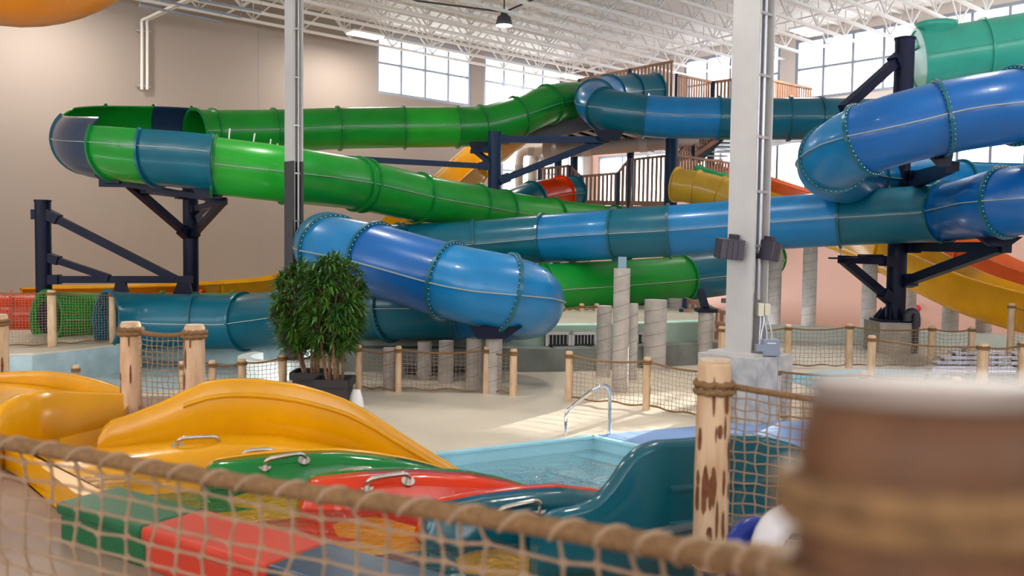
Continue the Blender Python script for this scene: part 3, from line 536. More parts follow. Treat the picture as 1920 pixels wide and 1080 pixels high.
# ================================================================== concrete pillars
def pillar(px, ytop, ybase, wpx, z0, label, cap=None, dd=None):
    b = onz(px, ybase, z0) if dd is None else at(px, ybase, dd)
    d = b.y; r = wpx*d/FPX/2; top = at(px, ytop, d); t = thing('concrete_pillar', label, 'pillar', (b.x, b.y, z0), 'concrete pillars')
    MB().tube([(b.x, b.y, z0-.02), (b.x, b.y, top.z)], r, 28).build('shaft', CONC, t)
    n = 28; mb = MB(); H = top.z-z0; turns = H/.27; N = max(10, int(turns*24)); pts = [(b.x+r*math.cos(k*2*math.pi/24), b.y+r*math.sin(k*2*math.pi/24), z0+.05+(H-.1)*k/N) for k in range(N+1)]
    o = MB().tube(pts, .006, 4).build('spiral_seam', RIB, t)
    if cap:
        MB().box((b.x, b.y, top.z+.04), (r*2.6, r*2.6, .08)).build('cap_beam', NAVY, t)
    return t, Vector((b.x, b.y, top.z)), r
PL = [(1162, 503, 734, 31, 'pale pillar in front of the lower green tube'), (1131, 573, 706, 28, 'pillar left of the pale pillar behind the net'), (1186, 569, 712, 16, 'slim pillar just right of the pale pillar'), (1227, 562, 691, 42, 'thick pillar below the green tube end'), (1321, 585, 684, 28, 'pillar with a navy cap near the wooden stairs'), (925, 634, 737, 32, 'pillar under the blue tube bend'), (888, 634, 728, 29, 'pillar left of the blue tube bend'), (836, 639, 718, 28, 'pillar behind the net, third from the blue bend'), (796, 641, 709, 27, 'pillar behind the net, fourth from the blue bend'), (731, 652, 731, 26, 'pillar standing right beside the plants')]
for px, yt, yb, wp, lb in PL:
    t, top, r = pillar(px, yt, yb, wp, 0.0, lb, cap=(px == 1321))
    if px == 925: saddle(t, 896, 948, 612, 635, top.y-.25, 880, 980)
    if px == 1162: MB().box(top+Vector((0, 0, .1)), (.14, .08, .2)).build('bracket', mat('blue grey bracket', (.2, .3, .4), .4), t)
    if px == 1321: MB().bar(top+Vector((0, 0, .05)), top+Vector((.0, .6, .42)), .14, .14).build('strut', NAVY, t)
for px, yt, yb, wp, d, lb in ((1449, 455, 628, 26, 27.0, 'pillar right of the white column at the pink wall'), (1515, 440, 628, 26, 26.6, 'second pillar from the white column at the pink wall'), (1627, 482, 632, 27, 26.0, 'pillar left of the tall navy post'), (1780, 546, 640, 29, 25.0, 'pillar under the yellow race flume'), (1843, 562, 642, 28, 25.0, 'second pillar under the yellow race flume'), (1706, 480, 634, 18, 28.0, 'pillar half hidden behind the tall navy post'), (1268, 560, 612, 34, 24.0, 'pale pillar behind the wooden stairs'), (1361, 560, 612, 20, 27.0, 'pillar behind the white column')):
    pillar(px, yt, yb, wp, -1.0 if px > 1400 else .86, lb, cap=px in (1627, 1780), dd=d)
# ================================================================== wooden tower
tower_n = [0]
def board_fence(name, label, pts, ybots, d, every=.16, m=WOOD):
    """pts: (px, ytop, depth) along the top rail; boards go down to ybots at each"""
    A = [at(x, y, dd) for x, y, dd in pts]; Bz = [at(x, yb, dd).z for (x, y, dd), yb in zip(pts, ybots)]
    t = thing(name, label, 'fence', (A[0].x, A[0].y, Bz[0]))
    for (a, b, za, zb_) in zip(A, A[1:], Bz, Bz[1:]):
        MB().bar(a, b, .1, .09).build('top_rail', m, t); q0, q1 = Vector((a.x, a.y, za)), Vector((b.x, b.y, zb_))
        MB().bar(q0, q1, .1, .18).build('bottom_rail', m, t)
        L = Vector((b.x-a.x, b.y-a.y, 0)).length; n = max(2, round(L/every))
        for k in range(n):
            f = (k+.5)/n; top, bot = a.lerp(b, f), q0.lerp(q1, f); MB().bar(bot, top, .09, .035, up=Vector((a.y-b.y, b.x-a.x, 0))).build('baluster', m, t)
        MB().bar(q0-Vector((0, .08, .2)), Vector((a.x, a.y-.08, a.z+.02)), .09, .09, up=Vector((0, 1, 0))).build('post', NAVY2, t)
    return t
TD = 34.0
board_fence('tower_fence', 'wooden board fence of the middle tower platform', [(1011, 317, 34.5), (1068, 311, 34.2), (1089, 331, 34.2), (1158, 325, 34.0), (1179, 300, 33.9), (1252, 292, 33.6)], [376, 378, 380, 381, 381, 382], TD)
board_fence('tower_fence', 'wooden board fence above the pale start tubes', [(1265, 291, 33.6), (1384, 308, 35.6), (1445, 318, 36.6)], [374, 378, 380], TD)
board_fence('tower_fence', 'wooden board fence at the top of the tower', [(1085, 150, 37.5), (1180, 131, 36.0), (1263, 115, 34.8)], [196, 194, 196], TD)
board_fence('tower_fence', 'wooden board fence right of the tower top', [(1267, 140, 35.0), (1336, 154, 36.5), (1390, 147, 35.8)], [196, 200, 198], TD)
board_fence('tower_fence', 'wooden board fence end right of the white column', [(1440, 149, 36.4), (1522, 167, 38.2)], [198, 204], TD)
board_fence('stair_rail', 'sloping wooden stair rail climbing inside the tower', [(1270, 290, 35.2), (1300, 258, 35.8), (1345, 240, 36.4)], [300, 292, 262], TD)
t = thing('tower_stairs', 'grey steel stair flight between the tower platforms', 'stairs', at(1300, 300, 36))
MB().bar(at(1306, 298, 36), at(1360, 246, 37), .1, .45).build('stringer', NAVY, t)
for k in range(6):
    f = k/6; MB().box(at(1325+55*f, 300-44*f, 37.2), (1.3, .35, .06)).build('tread', GALV, t)
def platform(label, px, z, m=WOODL, extra=()):
    P = [at(x, y, d) for x, y, d in px]
    for p in P: p.z = 0
    t = thing('tower_platform', label, 'platform', (P[0].x, P[0].y, z)); MB().prism(P, z-.22, z).build('deck', m, t); return t
zmid = at(1160, 386, 34).z; zup = at(1160, 215, 33).z
t = platform('middle wooden platform of the slide tower', [(1011, 380, 34.4), (1256, 380, 33.5), (1445, 380, 36.6), (1400, 380, 42), (1080, 380, 42)], zmid)
t = platform('upper platform of the slide tower with navy floor beams', [(1000, 230, 33.2), (1262, 230, 32.6), (1520, 230, 38.2), (1400, 230, 43), (1100, 230, 43)], zup, mat('dark platform boards', (.10, .085, .09), .6))
a, b = at(985, 256, 32.2), at(1145, 222, 32.2); MB().bar(a, b, .25, .5).build('edge_beam', mat('plum steel', (.07, .055, .075), .4), t)
for k in range(8):
    a, b = at(1000+k*32, 236, 33.3), at(1110+k*38, 250, 41); a.z = b.z = zup-.4; MB().bar(a, b, .15, .34).build('floor_beam', NAVY, t); MB().bar(a-Vector((0, 0, .19)), b-Vector((0, 0, .19)), .26, .03).build('beam_flange', WHITEST, t)
for i, (px, d) in enumerate(((1257, 33.2), (1075, 38), (1330, 39), (1045, 39), (1180, 40.5))):
    p = at(px, 400, d); tp = thing('tower_column', ('thick blue steel column at the front corner of the tower', 'blue steel column behind the middle fence', 'blue steel column behind the pale start tubes', 'blue steel column behind the white ducts', 'blue steel column under the tower centre')[i], 'column', (p.x, p.y, .85)); MB().tube([(p.x, p.y, .85), (p.x, p.y, zup-.25)], .24 if i == 0 else .17, 18).build('shaft', NAVY2, tp)
    MB().box((p.x, p.y, .9), (.6, .6, .06)).build('base_plate', NAVY2, tp)
def duct(label, P, r, m, name='duct'):
    t = thing(name, label, 'duct', at(*P[0])); S = spline([at(*p) for p in P], .3)[0]; MB().tube(S, r, 16).build('pipe', m, t)
    for f in (.25, .6): 
        i = int(len(S)*f); MB().tube([S[i], S[i+1]], r*1.1, 16).build('clamp', WHITEST, t)
duct('white bent pipe left of the tower', [(974, 385, 37), (974, 300, 37), (977, 288, 37), (990, 284, 37), (1012, 283, 37), (1022, 278, 37), (1023, 255, 37)], .17, PIPEW)
duct('second white pipe dropping behind the tower post', [(999, 385, 38), (999, 310, 38), (1004, 292, 38), (1014, 290, 38)], .19, PIPEW); duct('third white pipe dropping behind the tower post', [(1014, 385, 39), (1014, 310, 39), (1018, 296, 39), (1030, 290, 39)], .18, PIPEW)
duct('long grey duct below the upper platform', [(1020, 283, 36.5), (1110, 276, 36), (1240, 266, 35.2), (1300, 262, 36)], .33, DUCT); duct('thin grey duct below the upper platform', [(1040, 290, 37), (1150, 284, 36.5), (1250, 274, 36)], .10, GALV)
# lower wooden stair at the mint wall
board_fence('stair_rail', 'brown sloping stair rail beyond the mint wall', [(1276, 580, 22.6), (1376, 616, 22.0)], [604, 640], 22, .16)
board_fence('stair_rail', 'upper brown stair rail beyond the mint wall', [(1283, 560, 23.8), (1392, 598, 23.2)], [588, 626], 22, .16)
# ================================================================== I-beam columns
def hbeam(name, label, px, d, b, h, zbase, tf=.03, split=None):
    c = at(px, 500, d); c.z = 0; t = thing(name, label, 'column', (c.x, c.y, zbase)); R = Matrix((E1, E2, Vector((0, 0, 1)))).transposed(); H = ROOFZ-zbase; m = Vector((c.x, c.y, zbase+H/2))
    MB().box(m-E1*(h/2-tf/2), (tf, b, H), R).build('flange_plate', WHITEST, t); MB().box(m+E1*(h/2-tf/2), (tf, b, H), R).build('flange_plate', WHITEST, t); MB().box(m, (h-2*tf, tf, H), R).build('web_plate', WHITEST, t)
    if split:  # slightly larger dark grey boxes cover the column below the split height
        m2 = mat('dark grey lower column', (.045, .044, .05), .5); k = Vector((c.x, c.y, split/2)); e = .012
        MB().box(k-E1*(h/2-tf/2), (tf+e, b+e, split), R).build('dark_lower_flange', m2, t); MB().box(k+E1*(h/2-tf/2), (tf+e, b+e, split), R).build('dark_lower_flange', m2, t); MB().box(k, (h-2*tf, tf+e, split), R).build('dark_lower_web', m2, t)
    return t, c, R
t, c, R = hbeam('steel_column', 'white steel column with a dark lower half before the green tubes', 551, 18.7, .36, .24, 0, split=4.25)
MB().box((c.x, c.y, .02), (.6, .6, .04), R).build('base_plate', WHITEST, t)
for e in (-.045, .055):
    p = c+E2*.09+E1*e; MB().tube([(p.x, p.y, .3), (p.x, p.y, ROOFZ-.1)], .022, 8).build('conduit', PIPEW, t)
for z in range(2, 12): MB().box(c+E2*.1+Vector((0, 0, z*1.0)), (.2, .03, .03), R).build('conduit_clamp', GALV, t)
t, c, R = hbeam('steel_column', 'white steel column on a concrete pedestal with conduits', 1402, 13.2, .45, .42, 1.0)
MB().box((c.x, c.y, 1.0), (.8, .8, .05), R).build('base_plate', WHITEST, t)
for e in (-.09, .06):
    p = c+E2*.15+E1*e; MB().tube([(p.x, p.y, 1.9 if e < 0 else 1.8), (p.x, p.y, ROOFZ-.1)], .035, 10).build('conduit', GALV, t)
for z in (2.6, 3.4, 4.2, 5.1, 6.0, 7.0): MB().box(c+E2*.17+Vector((0, 0, z)), (.36, .05, .04), R).build('conduit_clamp', GALV, t)
tag(MB().prism([c+E1*a+E2*b for a, b in ((-.5, -.5), (.5, -.5), (.5, .5), (-.5, .5))], 0, .98).build('pedestal', mat('weathered pedestal', (.52, .52, .52), .85, noise=.35, nscale=5, bump=.3, detail=8)), 'weathered concrete pedestal under the white column', 'pedestal')
def boxat(name, label, x0, y0, x1, y1, d, dep, m, cat='electrical box', lid=None):
    a, b = at(x0, y0, d), at(x1, y1, d); t = thing(name, label, cat, ((a.x+b.x)/2, d, b.z)); cx, cz = (a.x+b.x)/2, (a.z+b.z)/2; w_, h_ = abs(b.x-a.x), abs(a.z-b.z)
    MB().box((cx, d+dep/2, cz), (w_, dep, h_)).build('case', m, t); MB().box((cx, d-.008, cz), (w_*.94, .02, h_*.95)).build('cover', m, t)
    if lid: MB().box((cx, d-.02, cz+h_*.3), (w_*.5, .006, h_*.06)).build('label_plate', WHITEC, t)
    return t
boxat('switch_box', 'cream switch box on the white column', 1422, 569, 1432, 593, 12.95, .12, CREAM); boxat('switch_box', 'cream switch box right beside the first on the column', 1434, 570, 1444, 592, 12.95, .12, CREAM)
boxat('junction_box', 'large grey junction box on the concrete pedestal column', 1430, 637, 1462, 668, 12.8, .2, GREYBOX, lid=1); boxat('junction_box', 'small grey junction box left of the large one', 1418, 646, 1431, 659, 12.8, .1, GREYBOX); boxat('junction_box', 'grey junction box low on the pedestal', 1420, 687, 1441, 704, 12.75, .1, GREYBOX)
t = thing('conduit_bundle', 'bundle of grey conduits running down the pedestal', 'conduit', onz(1437, 790, 0))
for i, x in enumerate((1424, 1431, 1438, 1445, 1452, 1457)):
    a = at(x, 668, 12.9); MB().tube([(a.x, a.y, 0), (a.x, a.y, a.z)], .022, 8).build('conduit', GREYBOX, t)
for x0, y0, x1, y1 in ((1426, 593, 1424, 646), (1432, 593, 1427, 646), (1433, 593, 1438, 637), (1441, 592, 1447, 637)):
    p0, p1 = at(x0, y0, 12.93), at(x1, y1, 12.9); MB().tube(spline([p0, p0.lerp(p1, .25)-Vector((p1.x-p0.x, 0, 0))*.2, p0.lerp(p1, .7)+Vector((p1.x-p0.x, 0, 0))*.25, p1], .05)[0], .016, 8).build('conduit', GALV, t)
def speaker(label, x0, y0, x1, y1, d, rot, tilt):
    a, b = at(x0, y0, d), at(x1, y1, d); cpt = Vector(((a.x+b.x)/2, d+.1, (a.z+b.z)/2)); t = thing('loudspeaker', label, 'loudspeaker', cpt-Vector((0, 0, .18))); w_, h_ = abs(b.x-a.x)*.9, abs(a.z-b.z)*.92
    R = Matrix.Rotation(rot, 3, 'Z') @ Matrix.Rotation(tilt, 3, 'Y') @ Matrix.Rotation(.12, 3, 'X')
    MB().box(cpt, (w_, .24, h_), R).build('cabinet', DARK, t); MB().box(cpt+R @ Vector((0, -.125, 0)), (w_*.96, .02, h_*.95), R).build('grille', SPK, t)
    for k in (-.22, .0, .22): MB().box(cpt+R @ Vector((w_*k, -.137, 0)), (.008, .006, h_*.94), R).build('grille_seam', DARK, t)
    MB().box(cpt+R @ Vector((w_*.2, .05, h_*.56)), (.12, .12, .1), R).build('top_bracket', DARK, t); MB().bar(cpt+Vector((0, .1, 0)), Vector((c.x, c.y-.05, cpt.z)), .06, .09).build('mount_arm', GALV, t)
speaker('black loudspeaker on the left of the white column', 1345, 446, 1396, 487, 12.9, .15, .05); speaker('black loudspeaker on the right of the white column', 1430, 450, 1460, 490, 13.0, .7, .12)
# ================================================================== rope fences
def net(mb, a, b, ztop, zbot, cell, r, sagt, sagb, jit=.15, sides=3, bulge=0.0):
    """a, b: base points; ztop/zbot: (za, zb)"""
    L = (Vector((b.x, b.y, 0))-Vector((a.x, a.y, 0))).length; nx = max(2, round(L/cell)); nz = max(2, round((ztop[0]-zbot[0])/cell)); nr = Vector((b.y-a.y, a.x-b.x, 0)).normalized()
    G_ = []
    for i in range(nx+1):
        f = i/nx; s4 = 4*f*(1-f); zt_ = ztop[0]+(ztop[1]-ztop[0])*f-sagt*s4; zb_ = zbot[0]+(zbot[1]-zbot[0])*f+sagb*s4; p = a.lerp(b, f); col = []
        for k in range(nz+1):
            g = k/nz; j = cell*jit if 0 < k < nz and 0 < i < nx else 0
            col.append(Vector((p.x, p.y, zt_+(zb_-zt_)*g))+nr*(bulge*math.sin(math.pi*g)*s4)+Vector((random.uniform(-j, j), random.uniform(-j, j)*.5, random.uniform(-j, j))))
        G_.append(col)
    for i in range(nx+1): mb.tube(G_[i], r, sides, cap=False)
    for k in range(1, nz+1): mb.tube([G_[i][k] for i in range(nx+1)], r, sides, cap=False)
def logpost(p, ztop, r, parent, m=LOG, n=14, knots=0):
    prof = []; H = ztop-p.z; k = 8
    for i in range(k+1): prof.append((r*(1.03-.06*i/k+random.uniform(-.02, .02)), H*i/k*.985))
    prof += [(r*.9, H), (0, H+.003)]
    o = MB().lathe(p, prof, n).build('post', m, parent)
    MB().tube([p+Vector((0, 0, H+.002)), p+Vector((0, 0, H+.012))], r*.88, n).build('sawn_end', LOGEND, o)
    for _ in range(knots):
        a = random.uniform(3.4, 6.0); z = random.uniform(.12, .93)*H; L = random.uniform(.03, .10); wv = random.uniform(.05, .2); mb = MB(); pts = []
        for q in range(8):
            t_ = 2*math.pi*q/8; aa = a+wv*math.cos(t_)*random.uniform(.7, 1.2); pts.append(p+Vector((math.cos(aa)*r*1.035, math.sin(aa)*r*1.035, z+L*math.sin(t_))))
        mb.add(pts, [tuple(range(8))]); mb.build('bark_patch', KNOT, o)
    return o
def ring(p, r, rr, parent, name='rope_wrap', m=ROPE):
    MB().tube([(p.x+r*math.cos(2*math.pi*k/18), p.y+r*math.sin(2*math.pi*k/18), p.z+.004*math.sin(3*k)) for k in range(18)], rr, 6, closed=True).build(name, m, parent)
def rope_fence(label, P, z, cell=.06, rn=.005, rr=.018, sag=.06, nets=None, drop=.05, w=None, m=LOG, knots=0, dd=None, bulge=.0):
    """P: (px, ytop, ybase, width px)"""
    B_ = []
    for i, (px, yt, yb, wp) in enumerate(P):
        b = onz(px, yb, z) if dd is None else at(px, yb, dd[i])
        b.z = z; B_.append((b, at(px, yt, b.y).z, wp*b.y/FPX/2))
    t = thing('rope_net_fence', label, 'fence', B_[0][0])
    for b, zt_, r in B_:
        logpost(b, zt_, r, t, m, knots=knots); ring(Vector((b.x, b.y, zt_-drop)), r*1.04, rr, t); ring(Vector((b.x, b.y, zt_-drop-.035)), r*1.04, rr, t)
    for i, ((a, za, ra), (b, zb_, rb_)) in enumerate(zip(B_, B_[1:])):
        if nets is not None and i not in nets: continue
        n = 14; top = [Vector((a.x+(b.x-a.x)*k/n, a.y+(b.y-a.y)*k/n, za-drop+(zb_-za)*k/n-sag*4*(k/n)*(1-k/n))) for k in range(n+1)]
        MB().tube(top, rr, 6).build('top_rope', ROPE, t); bot = [Vector((q.x, q.y, z+.06+.02*math.sin(k))) for k, q in enumerate(top)]; MB().tube(bot, rr*.8, 6).build('bottom_rope', ROPE, t)
        mb = MB(); net(mb, a, b, (za-drop, zb_-drop), (z+.06, z+.06), cell, rn, sag, 0.0, bulge=bulge); o = mb.build('net', NET, t); o['kind'] = 'stuff'
    return t
rope_fence('net fence beside the plants on the pool deck', [(672, 648, 733, 13), (747, 650, 735, 12), (912, 651, 738, 13), (962, 655, 742, 14)], 0, .075, .0045)
rope_fence('net fence right of the deck gap before the pale pillar', [(1066, 660, 752, 14), (1212, 671, 768, 15), (1355, 690, 795, 15)], 0, .07, .0045)
rope_fence('far net fence along the pink wall', [(1352, 613, 690, 13), (1476, 610, 690, 12), (1591, 608, 690, 13), (1745, 612, 690, 12), (1820, 613, 690, 12)], 0, .09, .005, nets=(1, 2, 3, 0))
rope_fence('nearer net fence around the splash pool', [(1455, 688, 762, 13), (1632, 630, 722, 15), (1840, 645, 728, 20), (1916, 640, 725, 18)], 0, .07, .005, nets=(1, 2))
rope_fence('net fence at the upper right edge', [(1893, 570, 668, 12), (1960, 580, 676, 12), (2040, 590, 684, 12)], 0, .09, .005)
rope_fence('low net fence in front of the splash pool', [(1455, 690, 790, 12), (1617, 697, 790, 14), (1790, 708, 800, 16), (1960, 722, 812, 16)], 0, .075, .005, sag=.03)
rope_fence('net fence before the tube exits', [(-60, 541, 656, 15), (98, 545, 650, 16), (212, 548, 641, 14)], .16, .065, .004, sag=.04)
rope_fence('low net fence left of the plants', [(341, 679, 745, 11), (398, 677, 740, 13), (454, 674, 738, 15), (530, 665, 738, 15), (600, 660, 735, 13)], 0, .07, .0045, sag=.04)
rope_fence('short net fence with one stub post behind the yellow trough', [(143, 686, 752, 13), (245, 690, 750, 12), (341, 680, 747, 11)], 0, .075, .0045, sag=.04, nets=())
rope_fence('net fence with bamboo posts on the terrace', [(955, 575, 611, 8), (1055, 575, 611, 8), (1090, 570, 611, 9), (1118, 570, 611, 9)], .88, .1, .006, dd=[22, 22.2, 22.2, 22.3], sag=.02)
rope_fence('pair of thick log posts with a net on the upper platform', [(247, 606, 842, 38), (366, 611, 850, 38)], UZ, .05, .004, .022, .04, dd=[7.35, 7.2], knots=5)
rope_fence('thick log post at the left frame edge', [(2, 592, 842, 32), (-160, 600, 850, 32)], UZ, .05, .004, .02, .04, dd=[8.9, 8.7], nets=(), knots=3)
rope_fence('peeled log post with patchy bark and a net at right', [(1330, 678, 1078, 66), (1960, 742, 1150, 66)], UZ, .05, .0042, .016, .03, dd=[4.05, 3.75], knots=24, drop=.1)
# ================================================================== racer slide start
V = Vector((.94, .345, 0)).normalized(); NN = Vector((V.y, -V.x, 0)); ZV = Vector((0, 0, 1))
def O(k): return Vector((-1.98+.725*(k-1), 5.59-.51*(k-1), 0))
def trace(k, pix, off=0.0):
    o = O(k)+NN*off; r = []
    for px, py in pix:
        q = onplane(px, py, o, NN); r.append(((q-o).dot(V), q.z))
    return r
def interp(tab, t):
    if t <= tab[0][0]: return tab[0][1]
    for (a, x), (b, y) in zip(tab, tab[1:]):
        if t <= b: return x+(y-x)*(t-a)/(b-a)
    (a, x), (b, y) = tab[-2:]; return y+(y-x)/(b-a)*(t-b)
def smoothtab(tab, n=60, it=2):
    t0, t1 = tab[0][0], tab[-1][0]; T_ = [t0+(t1-t0)*i/n for i in range(n+1)]; Z = [interp(tab, t) for t in T_]
    for _ in range(it): Z = [Z[0]]+[(Z[i-1]+2*Z[i]+Z[i+1])/4 for i in range(1, n)]+[Z[-1]]
    return list(zip(T_, Z))
racer = thing('mat_racer_slide', 'four lane racer slide start in yellow, green, red and teal', 'water slide', (O(2).x, O(2).y, UZ))
def lanez(t): return 1.03 if t < 0 else max(-.12, 1.03-.12*t-.16*t*t)
def stations(tabs, t0, t1, n): return [t0+(t1-t0)*i/n for i in range(n+1)]
def loft(name, rows, m, parent=racer, closed=False, smooth=True, caps=False):
    mb = MB(); n = len(rows[0]); vs = [v for r in rows for v in r]; fs = [(i*n+k, (i+1)*n+k, (i+1)*n+(k+1) % n, i*n+(k+1) % n) for i in range(len(rows)-1) for k in range(n if closed else n-1)]
    mb.add(vs, fs, smooth)
    if caps: mb.add(rows[0], [tuple(range(n))]); mb.add(rows[-1], [tuple(range(n))])
    o = mb.build(name, m, parent); return o
def bevel(o, w_, seg=3, ang=.6):
    md = o.modifiers.new('bevel', 'BEVEL'); md.width = w_; md.segments = seg; md.limit_method = 'ANGLE'; md.angle_limit = ang; return o
# yellow outer wall
ytop = smoothtab(trace(0, [(183, 822), (186, 806), (196, 794), (215, 788), (235, 783), (300, 757), (350, 733), (390, 716), (430, 712), (480, 712), (560, 722), (610, 736), (657, 753), (700, 778), (752, 812), (800, 843), (845, 870), (900, 905)]), 70, 1)
yfoot = trace(0, [(183, 838), (204, 836), (300, 824), (428, 809), (520, 812), (640, 835), (700, 858), (760, 890), (845, 930), (900, 960)])
rows = []
for t_, z in ytop:
    o = O(0)+V*t_; f = interp(yfoot, t_)-.02; h = max(.02, z-f)
    rows.append([o+NN*.03+ZV*f, o+NN*.0+ZV*(f+h*.5), o-NN*.005+ZV*(z-.02), o-NN*.02+ZV*z, o-NN*.075+ZV*z, o-NN*.09+ZV*(z-.02), o-NN*.09+ZV*(f-.1)])
loft('outer_wall', rows, YEL, closed=True, caps=True)
rows = []
for t_, z in ytop[14:-8]:
    o = O(0)+V*t_; f = interp(yfoot, t_); zz = z-.3*(z-f); rows.append([o+NN*(.012+.018*max(0, 1-(zz-f)/.2))+ZV*(zz+q*.02)+NN*.01*w_ for q, w_ in ((-1, -1), (-.4, .6), (.4, .6), (1, -1))])
loft('embossed_ridge', rows, YEL)
rows = []
for i in range(46):
    t_ = -.75+i*.09; o = O(0)+V*t_; f = interp(yfoot, max(t_, -.1)) if t_ > -.1 else interp(yfoot, -.1)-.03*(-.1-t_); lz = min(lanez(t_), f-.08)
    e = 1.0 if t_ > -.6 else .55
    rows.append([o-NN*.1+ZV*(f-.35*(1-e)), o+NN*.03+ZV*f*1.0, o+NN*.16+ZV*(f-.008), o+NN*.30+ZV*(f-.03), o+NN*.38+ZV*(f-.08), o+NN*.42+ZV*(lz+.02), o+NN*.46+ZV*lz, o+NN*.46+ZV*(lz-.1), o-NN*.1+ZV*(lz-.3)])
loft('side_bank', rows, YEL, closed=True, caps=True)
# dividers
OUTL = {1: [(376, 893), (379, 880), (386, 869), (405, 862), (470, 853), (560, 845), (640, 844), (700, 850), (760, 860), (800, 869), (850, 884), (900, 905)], 2: [(560, 940), (562, 915), (570, 902), (590, 893), (680, 884), (780, 880), (880, 886), (950, 900), (1000, 915), (1060, 935)], 3: [(786, 990), (790, 962), (800, 950), (820, 942), (900, 927), (980, 917), (1050, 913), (1130, 922), (1200, 940)]}
LC = {0: YEL, 1: RACEG, 2: RED, 3: RACET}
HT = {}
for k in (1, 2, 3):
    tab = smoothtab(trace(k, OUTL[k]), 50, 1); HT[k] = tab
    for sg, m in ((1, LC[k]), (-1, LC[k-1])):
        rows = []
        for j, (t_, z) in enumerate(tab):
            o = O(k)+V*t_; lz = min(lanez(t_), z-.05); q = min(1, .55+.45*j/6); hh = z-lz
            rows.append([o+ZV*z, o+NN*sg*.09*q+ZV*(z-.004), o+NN*sg*.135*q+ZV*(z-.02), o+NN*sg*.165*q+ZV*(z-.06*min(1, hh/.1)), o+NN*sg*.20*q+ZV*(lz+.15*hh), o+NN*sg*.22+ZV*(lz-.05), o+ZV*(lz-.05)])
        loft('lane_divider', rows, m, closed=True, caps=True)
# lane floors
for k in range(4):
    rows = []
    n0, n1 = (.44 if k == 0 else .18), .58
    for i in range(40):
        t_ = (-.85, -1.0, -1.05, -1.1)[k]+i*.11; o = O(k)+V*t_; lz = lanez(t_-.1); rows.append([o+NN*n0+ZV*lz, o+NN*(n0+.1)+ZV*(lz-.02), o+NN*(n1-.1)+ZV*(lz-.02), o+NN*n1+ZV*lz, o+NN*n1+ZV*(lz-.1), o+NN*n0+ZV*(lz-.1)])
    loft('lane_floor', rows, LC[k], closed=True, caps=True)
# start tub blocks
Ba, Bb, Bc = onz(112, 938, 1.3), onz(272, 985, 1.3), onz(506, 1056, 1.3); bd = (Bc-Ba); bd.z = 0; bd.normalize(); Bd = Bc+bd*2.2; bn = Vector((-bd.y, bd.x, 0))
for a, b, m in ((Ba, Bb, plastic('block green', (0.0, .12, .04), .45)), (Bb, Bc, plastic('block red', (.60, .045, .018), .45)), (Bc, Bd, RACEB)):
    a = Ba+bd*(a-Ba).dot(bd); b = Ba+bd*(b-Ba).dot(bd); q = [a, b, b+bn*.30, a+bn*.30]
    bl = bevel(MB().prism(q, UZ, 1.235).build('tub_block', m, racer), .015); q2 = [a-bn*.025, b-bn*.025, b+bn*.32, a+bn*.32]; bevel(MB().prism(q2, 1.235, 1.3).build('block_cap', m, bl), .02)
tubp = [Ba+bn*.25, Bd+bn*.25, O(4)+V*.25, O(3)+V*.3, O(2)+V*.3, O(1)+V*.3, O(0)+V*.2+NN*.42, O(0)-V*.75+NN*.42]
tw = flat('tub_water', [tubp[0]+ZV*0]+tubp[1:], [], 1.055, WATER2); tw.parent = racer; tw.matrix_parent_inverse = racer.matrix_world.inverted(); tw['kind'] = 'stuff'
tubf = flat('tub_floor', tubp, [], 1.0, YEL); tubf.parent = racer; tubf.matrix_parent_inverse = racer.matrix_world.inverted()
a, b = Ba+bn*.2-bd*.03, O(0)-V*.72+NN*.1; a.z = b.z = 0
bevel(MB().prism([a-bd*.12, a+bd*.2, b+NN*.25+V*.05, b-NN*.1+V*.0], UZ, 1.27).build('tub_side', YEL, racer), .07, 4)
# handles
def handle(k, p0, p1, off, rise=.065):
    o = O(k)+NN*off; a, b = onplane(*p0, o, NN), onplane(*p1, o, NN); up = (ZV*.85+NN*(.5 if off > 0 else -.5)).normalized(); d = (b-a)
    pts = [a, a+up*rise*.6, a+up*rise+d*.10, a+up*(rise+.006)+d*.3, b+up*(rise+.006)-d*.3, b+up*rise-d*.10, b+up*rise*.6, b]; S, _ = spline(pts, .01); h = MB().tube(S, .0155, 10).build('grab_handle', STEEL, racer)
    for q in (a, b): MB().tube([q-up*.006, q+up*.008], .04, 14).build('foot_plate', STEEL, h)
handle(0, (333, 836), (410, 832), .2); handle(1, (497, 876), (570, 864), .15); handle(2, (688, 914), (765, 903), .15); handle(3, (931, 972), (1010, 955), .15)
handle(1, (455, 856), (512, 851), -.14, .03); handle(2, (632, 895), (700, 888), -.14, .03); handle(3, (860, 943), (932, 933), -.14, .03)
# right teal wall
tt_ = smoothtab(trace(4, [(1006, 1004), (1010, 985), (1022, 972), (1050, 960), (1090, 953), (1118, 942), (1150, 908), (1175, 868), (1200, 843), (1235, 830), (1300, 826), (1365, 818), (1430, 817), (1480, 830), (1530, 850), (1600, 892), (1680, 950)]), 80, 1)
rows = []
for t_, z in tt_:
    o = O(4)+V*t_; f = min(z-.04, lanez(t_)-.15 if t_ > 1 else .95); rows.append([o+NN*.05+ZV*f, o+NN*.02+ZV*(f+(z-f)*.5), o+NN*.03+ZV*(z-.02), o+NN*.02+ZV*z, o-NN*.06+ZV*z, o-NN*.08+ZV*(z-.02), o-NN*.10+ZV*f])
loft('outer_wall', rows, RACET, closed=True, caps=True)
fl_t = trace(4, [(1120, 1018), (1200, 1001), (1280, 985), (1400, 968), (1500, 960)], .05); rows = []
for t_, z in fl_t: o = O(4)+V*t_; rows.append([o+NN*.02+ZV*(z-.012), o+NN*.09+ZV*(z-.012), o+NN*.09+ZV*(z+.004), o+NN*.02+ZV*(z+.004)])
